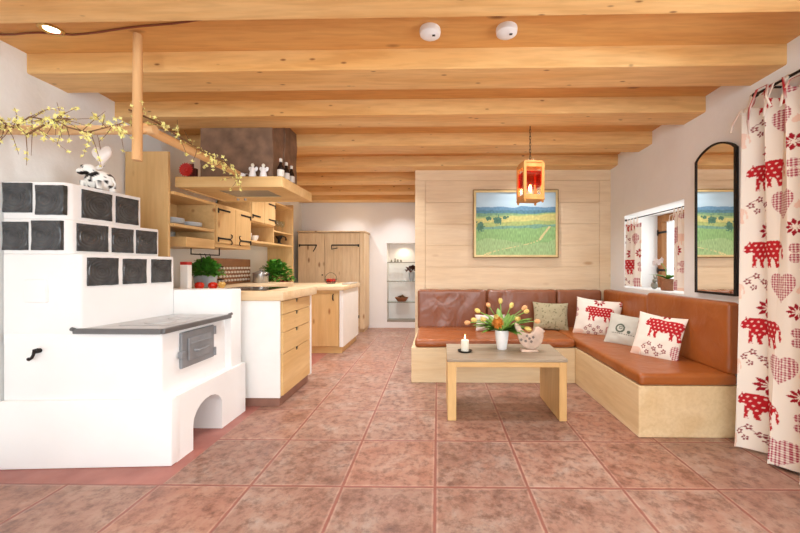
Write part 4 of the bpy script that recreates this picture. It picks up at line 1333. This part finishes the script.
def tulip(ang, elev, L, m, label, seed):
    r = random.Random(seed)
    t = thing('tulip', label, 'tulip', (VX, VY, TZ + .02), 'tulips in the white vase')
    d = Vector((math.cos(ang) * math.cos(elev), math.sin(ang) * math.cos(elev), math.sin(elev)))
    b0 = Vector((VX + .02 * math.cos(ang), VY + .02 * math.sin(ang), TZ + .03))
    b1 = Vector((VX + .035 * math.cos(ang), VY + .035 * math.sin(ang), TZ + .165))
    tip = b1 + d * L
    mid = (b1 + tip) / 2 + Vector((0, 0, .03))
    s = MB(); s.tube([b0, b1, mid, tip], [.004, .0042, .004, .004], 7); s.build('stem', M['tulip_leaf'], t)
    dd = (tip - mid).normalized()
    b = MB()
    a = dd.orthogonal().normalized(); c = dd.cross(a)
    H = .054 * r.uniform(.9, 1.15)
    for lay in range(2):
        for k in range(3):
            th = 2 * PI * (k / 3 + lay / 6)
            o_ = a * math.cos(th) + c * math.sin(th)
            rows = []
            for i in range(6):
                q = i / 5
                rad = .018 * math.sin(PI * (.12 + .75 * q)) + .002 * lay
                w = .52 * math.sin(PI * (.15 + .8 * q)) * (1 if q < .99 else .1)
                row = []
                for j in (-1, 0, 1):
                    o2 = a * math.cos(th + j * w * 1.15) + c * math.sin(th + j * w * 1.15)
                    row.append(b.bm.verts.new(tip + dd * (H * q) + o2 * rad))
                rows.append(row)
            for i in range(5):
                for j in range(2):
                    b.bm.faces.new((rows[i][j], rows[i][j + 1], rows[i + 1][j + 1], rows[i + 1][j]))
    b.build('bloom', M[m], t, recalc=False, smooth=60)
    for q in range(4):
        lf = MB()
        an = ang + r.uniform(-.8, .8)
        ld = Vector((math.cos(an) * math.cos(elev * .8), math.sin(an) * math.cos(elev * .8), math.sin(elev * .8 + .12)))
        lf.leaf(Vector((VX + .03 * math.cos(an), VY + .03 * math.sin(an), TZ + .155)), ld, L * r.uniform(.75, 1.15), .060, bend=.3, n=7)
        lf.build('leaf', M['tulip_leaf'], t, recalc=False, smooth=60)
TUL = [(3.25, .42, .19, 'tulip', 'yellow tulip leaning farthest left over the table'), (2.75, .72, .20, 'tulip', 'yellow tulip at the upper left of the bouquet'), (3.6, .62, .15, 'tulip', 'yellow tulip at the left front of the bouquet'),
       (2.2, 1.0, .20, 'tulip_o', 'peach tulip in the upper middle left of the bouquet'), (1.5, 1.25, .21, 'tulip', 'tallest yellow tulip at the top of the bouquet'), (4.2, .95, .13, 'tulip', 'yellow tulip in the front middle of the bouquet'),
       (.9, .95, .20, 'tulip', 'yellow tulip in the upper right of the bouquet'), (.35, .62, .22, 'tulip', 'yellow tulip leaning up to the right'), (.15, .85, .21, 'tulip_o', 'peach tulip at the upper right of the bouquet'),
       (-.05, .28, .24, 'tulip_o', 'peach tulip drooping farthest right toward the green pillow'), (2.95, .20, .23, 'tulip_o', 'peach tulip drooping lowest at far left'), (5.4, .75, .14, 'tulip', 'yellow tulip at the right front of the bouquet'), (-.35, .15, .15, 'tulip', 'yellow tulip low at the right of the vase rim')]
for i, (a, e, L, m, lab) in enumerate(TUL):
    tulip(a, e, L, m, lab, 40 + i)
ob = thing('orange_flower', 'big round orange bloom at the front of the bouquet', 'flower', (VX, VY, TZ))
g = MB(); g.tube([(VX - .01, VY - .02, TZ + .05), (VX - .02, VY - .045, TZ + .17), (VX - .045, VY - .09, TZ + .22)], .005, 7); g.build('stem', M['tulip_leaf'], ob)
g = MB()
g.ellipsoid((VX - .05, VY - .10, TZ + .235), (.040, .036, .040), u=20, v=14)
rr_ = random.Random(3)
for k in range(150):
    d = Vector((rr_.gauss(0, 1), rr_.gauss(-.3, 1), rr_.gauss(.1, 1))).normalized()
    g.leaf(Vector((VX - .05, VY - .10, TZ + .235)) + Vector((d.x * .038, d.y * .034, d.z * .038)), d + Vector((rr_.uniform(-.5, .5),) * 3), .018, .010, n=2)
g.build('bloom', M['orange'], ob, recalc=False)

# bird figure
bd = thing('bird_figure', 'flat-sided wooden bird with faded flower print on the coffee table', 'bird figure', (.735, 2.87, TZ))
out = [(-.118, .196), (-.105, .222), (-.085, .215), (-.062, .178), (-.035, .148), (-.008, .138), (.025, .150), (.038, .178), (.062, .193), (.088, .186), (.104, .170), (.124, .158), (.106, .150), (.108, .118), (.098, .075), (.072, .038), (.035, .018), (-.005, .016), (-.045, .032), (-.072, .066), (-.086, .105), (-.10, .155)]
g = MB()
g.prism([(.735 + x * 1.03, TZ + z * 1.02 + .004) for x, z in out], 'y', 2.845, 2.895, .010, 3)
g.build('body', M['bird'], bd)
g = MB()
for x, z in ((.70, .09), (.73, .11), (.71, .13), (.745, .085), (.76, .12), (.665, .10)):
    for k in range(5):
        a = k * 1.257
        g.leaf((.0 + x, 2.8437, TZ + z), (math.cos(a), -.05, math.sin(a)), .014, .010, up=(0, -1, 0), bend=0, n=2)
g.build('flower_print', plain('faded_print', rgb(128, 112, 104), .6, 0, .2), bd, recalc=False)
g = MB(); g.box(.665, .80, 2.84, 2.90, TZ + .0002, TZ + .02, .004, 1); g.build('foot', M['bird'], bd)

# ------------------------------------------------------------------ lantern
LX, LY, LZ = .772, 2.985, 1.672
ln = thing('hanging_lantern', 'wooden lantern with red glass hanging on a chain over the table', 'lantern', (LX, LY, LZ))
a0 = R(7)
def lrot(mb):
    bmesh.ops.rotate(mb.bm, verts=mb.bm.verts, cent=(LX, LY, 0), matrix=Matrix.Rotation(a0, 3, 'Z'))
    return mb
w = .076
g = MB()
g.box(LX - w - .014, LX + w + .014, LY - w - .014, LY + w + .014, LZ + .02, LZ + .036, .003, 1)
g.box(LX - w - .002, LX + w + .002, LY - w - .002, LY + w + .002, LZ + .325, LZ + .345, .003, 1)
for sx in (-1, 1):
    for sy in (-1, 1):
        g.box(LX + sx * w - .012, LX + sx * w + .012, LY + sy * w - .012, LY + sy * w + .012, LZ + .036, LZ + .325, .002, 1)
        g.ellipsoid((LX + sx * w, LY + sy * w, LZ + .010), (.011, .011, .012), u=10, v=8)
for sx in (-1, 1):
    for zz in (LZ + .045, LZ + .30):
        g.box(LX + sx * w - .008, LX + sx * w + .008, LY - w, LY + w, zz - .01, zz + .02, .002, 1)
        g.box(LX - w, LX + w, LY + sx * w - .008, LY + sx * w + .008, zz - .01, zz + .02, .002, 1)
lrot(g).build('frame', M['lantern_wood'], ln)
for nm, (z0, z1), m in (('clear_pane', (.065, .14), 'pane'), ('red_pane', (.14, .255), 'red_glass'), ('clear_pane', (.255, .29), 'pane')):
    g = MB()
    for s in (-1, 1):
        g.box(LX - w + .012, LX + w - .012, LY + s * w - .002, LY + s * w + .002, LZ + z0, LZ + z1)
        g.box(LX + s * w - .002, LX + s * w + .002, LY - w + .012, LY + w - .012, LZ + z0, LZ + z1)
    lrot(g).build(nm, M[m], ln)
g = MB(); g.tube([(LX, LY, LZ + .036), (LX, LY, LZ + .10)], .020, 16); g.build('candle', M['wax'], ln)
g = MB(); g.lathe([(.006, .10), (.014, .115), (.012, .135), (.003, .165)], (LX, LY, LZ), 14); g.build('bulb', M['bulb'], ln)
g = MB()
z = LZ + .345
zt = 2.32
nl = 11
for k in range(nl):
    zc = z + (zt - z) * (k + .5) / nl
    hl = (zt - z) / nl * .66
    pts = []
    for j in range(13):
        a = 2 * PI * j / 12
        q = .0065 * math.cos(a)
        pts.append((LX + (q if k % 2 else 0), LY + (0 if k % 2 else q), zc + hl * math.sin(a)))
    g.tube(pts, .0022, 5, False)
g.build('chain', M['iron'], ln)

# ------------------------------------------------------------------ painting
pa = thing('landscape_painting', 'framed painting of green fields and a path on the board wall', 'painting', (.94, 4.325, 1.25))
x0, x1, z0, z1 = .425, 1.457, 1.248, 2.076
g = MB()
fw = .032
def frame(g, x0, x1, z0, z1, w, y0, y1, bev=.003):
    g.box(x0, x1, y0, y1, z0, z0 + w, bev, 1); g.box(x0, x1, y0, y1, z1 - w, z1, bev, 1)
    g.box(x0, x0 + w, y0, y1, z0 + w, z1 - w, bev, 1); g.box(x1 - w, x1, y0, y1, z0 + w, z1 - w, bev, 1)
frame(g, x0, x1, z0, z1, fw, 4.302, 4.338)
g.build('frame', M['gold'], pa)
g = MB(); frame(g, x0 + .012, x1 - .012, z0 + .012, z1 - .012, fw - .008, 4.298, 4.31, .002); g.build('slip', M['gold_l'], pa)
cx0, cx1, cz0, cz1 = x0 + .034, x1 - .034, z0 + .034, z1 - .034
g = MB(); g.grid(lambda u, v: (cx0 + (cx1 - cx0) * u, 4.315, cz0 + (cz1 - cz0) * v), 260, 210)
cv = g.build('canvas', M['canvas'], pa, recalc=False, smooth=0)
co = np.array([v.co[:] for v in cv.data.vertices]) + np.array(OFF[cv.name])
U = (co[:, 0] - cx0) / (cx1 - cx0); V = (co[:, 2] - cz0) / (cz1 - cz0)
n1 = np.array([mnoise.noise(Vector((a * 6, b * 14, 0))) for a, b in zip(U, V)])
n2 = np.array([mnoise.noise(Vector((a * 40, b * 30, 5))) for a, b in zip(U, V)])
n3 = np.array([mnoise.noise(Vector((a * 90, b * 18 , 9))) for a, b in zip(U, V)])
def C(*c): return np.array(rgb(*c))
cl = np.tile(C(186, 212, 226), (len(U), 1)) + (n1 * .05 + (V - .85) * .2)[:, None]
def layer(mask, c, var=.25, nn=None):
    nn = n2 if nn is None else nn
    cl[mask] = C(*c)[None, :] * (1 + var * nn[mask, None])
layer(V < .77 + .03 * n1, (108, 148, 176), .2)
layer(V < .715 + .03 * n1, (92, 134, 150), .3)
layer(V < .67 + .02 * n1, (120, 158, 128), .35)
layer(V < .62 + .05 * U + .02 * n1, (160, 186, 128), .25)
layer(V < .585 + .07 * U + .015 * n1, (206, 200, 128), .2)
layer(V < .50 + .06 * U + .02 * n1, (172, 188, 120), .3)
layer(V < .455 + .04 * U + .02 * n1, (124, 166, 144), .35)
layer(V < .40 + .05 * U + .02 * n1, (146, 186, 124), .35, n3)
layer(V < .22 + .05 * np.sin(U * 7) + .03 * n1, (164, 194, 138), .35, n3)
m = (np.hypot((U - .27) / .05, (V - .56) / .06) < 1 + n2 * .8) | (np.hypot((U - .37) / .035, (V - .60) / .03) < 1 + n2 * .8) | (np.hypot((U - .16) / .03, (V - .585) / .03) < 1 + n2 * .8) | (np.hypot((U - .05) / .05, (V - .46) / .07) < 1 + n2)
layer(m, (84, 124, 104), .3)
px_ = np.where(V > .30, .83 + .10 * (V - .30) / .16, .83 - .55 * (.30 - V) / .26 + .1 * np.sin((.3 - V) * 18))
wd_ = .016 + .05 * np.clip(.35 - V, 0, 1)
m = (np.abs(U - px_) < wd_) & (V < .46) & ((V > .27) | (n2 > -.05))
layer(m, (216, 204, 148), .2)
set_colors(cv, np.clip(cl, 0, 1))

# ------------------------------------------------------------------ mirror
mr_ = thing('wall_mirror', 'tall arched mirror in a thin black frame on the right wall', 'mirror', (2.02, 2.6, .94))
ya, yb, za, zb, zr = 2.418, 2.80, .945, 1.955, .085
def archpoly(d):
    p = [(ya + d, za + d), (yb - d, za + d), (yb - d, zb)]
    for k in range(1, 16):
        t = k / 16
        yy = (yb - d) + (ya - yb + 2 * d) * t
        p.append((yy, zb + (zr - d * .8) * math.sin(PI * t) ** .75))
    p.append((ya + d, zb))
    return p
g = MB()
po, pi_ = archpoly(0), archpoly(.016)
xf, xb = 2.004, 2.026
n = len(po)
vo = [[g.bm.verts.new((x, y, z)) for (y, z) in P] for x, P in ((xf, po), (xf, pi_), (xb, po), (xb, pi_))]
for i in range(n):
    j = (i + 1) % n
    g.bm.faces.new((vo[0][i], vo[0][j], vo[1][j], vo[1][i]))
    g.bm.faces.new((vo[0][i], vo[2][i], vo[2][j], vo[0][j]))
    g.bm.faces.new((vo[1][i], vo[1][j], vo[3][j], vo[3][i]))
g.build('frame', M['iron'], mr_)
g = MB(); g.prism(archpoly(.010), 'x', 2.010, 2.022); g.build('glass', M['mirror'], mr_, smooth=0)

# ------------------------------------------------------------------ curtains
def curtain_path(n, p0, p1, amp, wl, phase=0, side=(-1, 0)):
    """plan points of a folded curtain"""
    p0, p1 = np.array(p0), np.array(p1)
    L = np.linalg.norm(p1 - p0)
    d = (p1 - p0) / L
    nn = np.array(side, float)
    s = np.linspace(0, L, n)
    ph = 2 * np.pi * s / wl + phase
    return p0[None] + d[None] * (s + .012 * np.sin(2 * ph) * amp / .05)[:, None] + nn[None] * (amp * np.sin(ph) * (1 + .25 * np.sin(ph * .37 + 1)))[:, None]

def make_curtain(parent, name, top, bot, z0, z1f, nu, nv, du, dv, mat=None):
    """top, bot: plan polylines; z1f(s): height of the upper edge"""
    ln = np.concatenate([[0], np.cumsum(np.linalg.norm(np.diff((top + bot) / 2, axis=0), axis=1))])
    mb = MB()
    def f(u, v):
        i = min(int(round(u * nu)), nu)
        k = v ** .8
        p = bot[i] * (1 - k) + top[i] * k
        zt = z1f(u)
        return (p[0], p[1], z0 + (zt - z0) * v)
    mb.grid(f, nu, nv)
    o = mb.build(name, mat or M['fabric'], parent, recalc=False, smooth=0)
    me = o.data
    me.polygons.foreach_set('use_smooth', [True] * len(me.polygons))
    co = np.array([v.co[:] for v in me.vertices])
    uu = np.tile(ln, nv + 1)
    zz = co[:, 2] + OFF[o.name].z
    set_colors(o, fabric(uu + du, zz + dv))
    sm = o.modifiers.new('thickness', 'SOLIDIFY')
    sm.thickness = .003
    return o

ZR = 2.205
cr = thing('curtain_rod', 'black iron curtain rod near the ceiling on the right wall', 'curtain rod', (1.955, 1.4, ZR))
g = MB(); g.tube([(1.955, 2.20, ZR), (1.955, .35, ZR)], .008, 10); g.build('rod', M['iron'], cr)
g = MB(); g.lathe([(.008, 0), (.016, .008), (.017, .022), (.010, .034), (.013, .042)], (0, 0, 0), 14)
bmesh.ops.rotate(g.bm, verts=g.bm.verts, cent=(0, 0, 0), matrix=Matrix.Rotation(R(-90), 3, 'X'))
bmesh.ops.translate(g.bm, verts=g.bm.verts, vec=(1.955, 2.195, ZR)); g.build('finial', M['iron'], cr)
g = MB(); g.tube([(1.955, 2.12, ZR), (2.022, 2.12, ZR)], .007, 8); g.tube([(1.955, .45, ZR), (2.022, .45, ZR)], .007, 8); g.build('bracket', M['iron'], cr)

bc = thing('curtain', 'floor-length cream curtain with red cow print tied to the rod', 'curtain', (1.93, 1.9, .02))
NU = 520
bot = curtain_path(NU + 1, (1.945, 2.275), (1.935, 1.30), .066, .195, .9)
top = curtain_path(NU + 1, (1.945, 2.245), (1.955, 1.32), .040, .130, 1.3)
def ztop(u):
    return 2.148 + .036 * math.cos(2 * PI * u * 7.1 + .6) - (.05 if u < .03 else 0)
make_curtain(bc, 'drape', top, bot, .018, ztop, NU, 520, .025, .010)
rr_ = random.Random(6)
for k in range(9):
    u = (k + .15) / 8.6
    i = int(min(u, 1) * NU)
    p = top[i]
    zt = ztop(u)
    g = MB()
    yk = p[1] + .0
    def ribbon(pts, w):
        pts = [Vector(q) for q in pts]
        a = [g.bm.verts.new(q + Vector((-.4, .9, 0)) * w * .5) for q in pts]
        b = [g.bm.verts.new(q - Vector((-.4, .9, 0)) * w * .5) for q in pts]
        for j in range(len(pts) - 1):
            g.bm.faces.new((a[j], b[j], b[j + 1], a[j + 1]))
    ribbon([(p[0] - .004, yk, zt - .02), (1.940, yk - .004, (zt + ZR) / 2), (1.944, yk - .012, ZR - .002), (1.953, yk - .014, ZR + .012), (1.965, yk - .012, ZR), (1.958, yk, (zt + ZR) / 2), (p[0] + .004, yk, zt - .02)], .022)
    for s in (-1, 1):
        q = rr_.uniform(.10, .17)
        ribbon([(1.940, yk, zt + .035), (1.905 + rr_.uniform(-.01, .01), yk + s * .03, zt + .02), (1.885 + rr_.uniform(-.012, .008), yk + s * .055, zt - q * .5), (1.885, yk + s * (.06 + .02 * rr_.random()), zt - q)], .013)
    o = g.build('tie', M['fabric'], bc, recalc=False, smooth=60)
    co = np.array([v.co[:] for v in o.data.vertices])
    set_colors(o, fabric(co[:, 1] * 1.0 + .37 * k, co[:, 2]))
    sm = o.modifiers.new('thickness', 'SOLIDIFY'); sm.thickness = .002

# small curtains in the niche
sr_ = thing('curtain_rod', 'thin iron rod across the window niche over the bench', 'curtain rod', (2.085, 3.45, 1.655))
g = MB(); g.tube([(2.085, 2.964, 1.655), (2.085, 3.966, 1.655)], .005, 8); g.build('rod', M['iron'], sr_)
for y in (2.968, 3.962):
    g = MB()
    g.tube([(2.085, y - .003, 1.655), (2.085, y + .003, 1.655)], .012, 10)
    g.build('bracket', M['iron'], sr_)
for lab, ya_, yb_, sd, amp in (('short cow print curtain at the far side of the window niche', 3.94, 3.70, .1, .026), ('short cow print curtain at the near side of the window niche', 3.165, 2.985, .33, .02)):
    t = thing('curtain', lab, 'curtain', (2.085, (ya_ + yb_) / 2, .93), 'short niche curtains')
    nu = 120
    bot_ = curtain_path(nu + 1, (2.085, ya_), (2.085, yb_), amp, .085, sd * 9)
    top_ = curtain_path(nu + 1, (2.085, ya_ - .01), (2.085, yb_ + .01), amp * .8, .085, sd * 9)
    make_curtain(t, 'drape', top_, bot_, .935, lambda u: 1.60 + .008 * math.cos(u * 18), nu, 160, sd, .09)
    g = MB()
    for k in range(4):
        y = ya_ + (yb_ - ya_) * (k + .3) / 3.8
        g.tube([(2.073, y, 1.59), (2.077, y, 1.655), (2.085, y, 1.663), (2.0858, y, 1.655), (2.0858, y, 1.59)], .004, 6)
        g.tube([(2.073, y, 1.61), (2.06, y + .03, 1.60), (2.055, y + .04, 1.53)], .003, 6)
    o = g.build('tie', M['fabric'], t)
    set_colors(o, np.tile(np.array(rgb(236, 222, 208)), (len(o.data.vertices), 1)))

# orchid and figurine on the niche sill
oc = thing('potted_orchid', 'white orchid in a brown woven pot on the window niche sill', 'potted plant', (2.20, 3.43, .9155))
OX, OY = 2.20, 3.43
g = MB(); g.lathe([(.05, 0), (.055, .006), (.07, .10), (.073, .11), (.066, .11), (.055, .02)], (OX, OY, .9155), 24); g.build('pot', M['basket'], oc)
g = MB()
for k in range(11):
    a = k * 2.4
    g.leaf((OX, OY, 1.015), (math.cos(a), math.sin(a), .9), .15, .038, bend=.45, n=6)
g.build('leaf', M['green'], oc, recalc=False)
g = MB(); g.tube([(OX, OY, 1.0), (OX - .01, OY + .02, 1.13), (OX - .03, OY + .08, 1.20), (OX - .03, OY + .14, 1.19)], .003, 6); g.build('stem', M['green'], oc)
g = MB()
for dy, dz in ((.06, 0), (.10, .015), (.145, -.005), (.02, .02)):
    c = Vector((OX - .035, OY + dy, 1.185 + dz))
    for k in range(5):
        a = k * 1.257 + .3
        g.leaf(c, (-.35, math.cos(a), math.sin(a)), .036, .032, up=(-1, 0, 0), bend=.1, n=3)
g.build('flower', M['petal_w'], oc, recalc=False)
fg = thing('rabbit_figurine', 'small grey rabbit figurine beside the orchid pot', 'figurine', (2.2, 3.64, .9155))
RX, RY = 2.20, 3.64
g = MB()
g.ellipsoid((RX, RY, .952), (.032, .036, .036)); g.ellipsoid((RX - .01, RY - .02, 1.0), (.02, .022, .022))
for s in (-1, 1):
    g.ellipsoid((RX + s * .010, RY - .015, 1.035), (.007, .007, .026), Euler((0, s * .2, 0)), 10, 8)
g.build('body', M['shelf_edge'], fg)

# ------------------------------------------------------------------ light
w = bpy.data.worlds.new('daylight'); sc.world = w
w.use_nodes = True
bg = w.node_tree.nodes['Background']
bg.inputs['Color'].default_value = (0.84, 0.94, 1.0, 1)
bg.inputs['Strength'].default_value = 1.6

def area(name, loc, rot, sx, sy, power, c=(1, 1, 1), spread=180):
    l = bpy.data.lights.new(name, 'AREA')
    l.shape = 'RECTANGLE'; l.size = sx; l.size_y = sy; l.energy = power; l.color = c; l.spread = R(spread)
    o = bpy.data.objects.new(name, l); o.location = loc; o.rotation_euler = rot
    col.objects.link(o)
    return o
def spot(name, loc, power, c=(.97, .985, 1), r=.04, ang=118):
    l = bpy.data.lights.new(name, 'SPOT'); l.energy = power; l.color = c; l.shadow_soft_size = r; l.spot_size = R(ang); l.spot_blend = .9
    o = bpy.data.objects.new(name, l); o.location = loc
    col.objects.link(o)
    return o
# added soft fill behind the camera, then daylight from the windows on the right
area('rear_fill_light', (-.2, -1.3, 1.35), (R(90), 0, 0), 3.6, 1.9, 40, (.88, .955, 1))
area('side_window_daylight', (2.36, 1.15, 1.45), (R(90), 0, R(90)), 1.1, 1.0, 46, (.90, .96, 1))
area('niche_window_daylight', (2.41, 3.46, 1.32), (R(90), 0, R(90)), .7, .55, 2, (1, .99, .97))
# first is the ceiling spotlight; the rest are unseen lamps added for even light
for i, (x, y, p) in enumerate(((-2.105, 1.905, 5), (-.9, 2.56, 40), (.9, 2.56, 34), (-.6, 3.23, 34), (.9, 3.23, 30), (-1.7, 3.94, 30), (-.6, 3.94, 36), (1.0, 3.94, 30), (-.7, 4.65, 40), (-1.7, 4.65, 34), (-.75, 5.36, 40), (-1.6, 6.06, 30), (-.7, 6.06, 40), (-.6, .6, 26), (.9, .6, 26))):
    spot('ceiling_spot_and_fill', (x, y, 2.425), p)
spot('niche_spot', (-.66, 6.70, 1.56), 4.5, (1, .85, .62), .02, 150)
pl = bpy.data.lights.new('lantern_glow', 'POINT'); pl.energy = .8; pl.color = (1, .55, .2); pl.shadow_soft_size = .02
po_ = bpy.data.objects.new('lantern_glow', pl); po_.location = (LX, LY - .03, LZ + .14); col.objects.link(po_)

# ------------------------------------------------------------------ camera
cam = bpy.data.cameras.new('camera')
cam.sensor_width = 36
cam.lens = 355 / 800 * 36
th = R(.75)
cam.shift_x = -(438 - 355 * math.tan(th) - 400) / 800
cam.shift_y = -.0006
cam.clip_start = .05
co_ = bpy.data.objects.new('camera', cam)
co_.location = (0, 0, 1.15)
co_.rotation_euler = (R(90), 0, th)
col.objects.link(co_)
sc.camera = co_
sc.view_settings.view_transform = 'Standard'
sc.view_settings.look = 'None'
sc.view_settings.gamma = 1
sc.view_settings.use_curve_mapping = False
sc.view_settings.exposure = 0.5
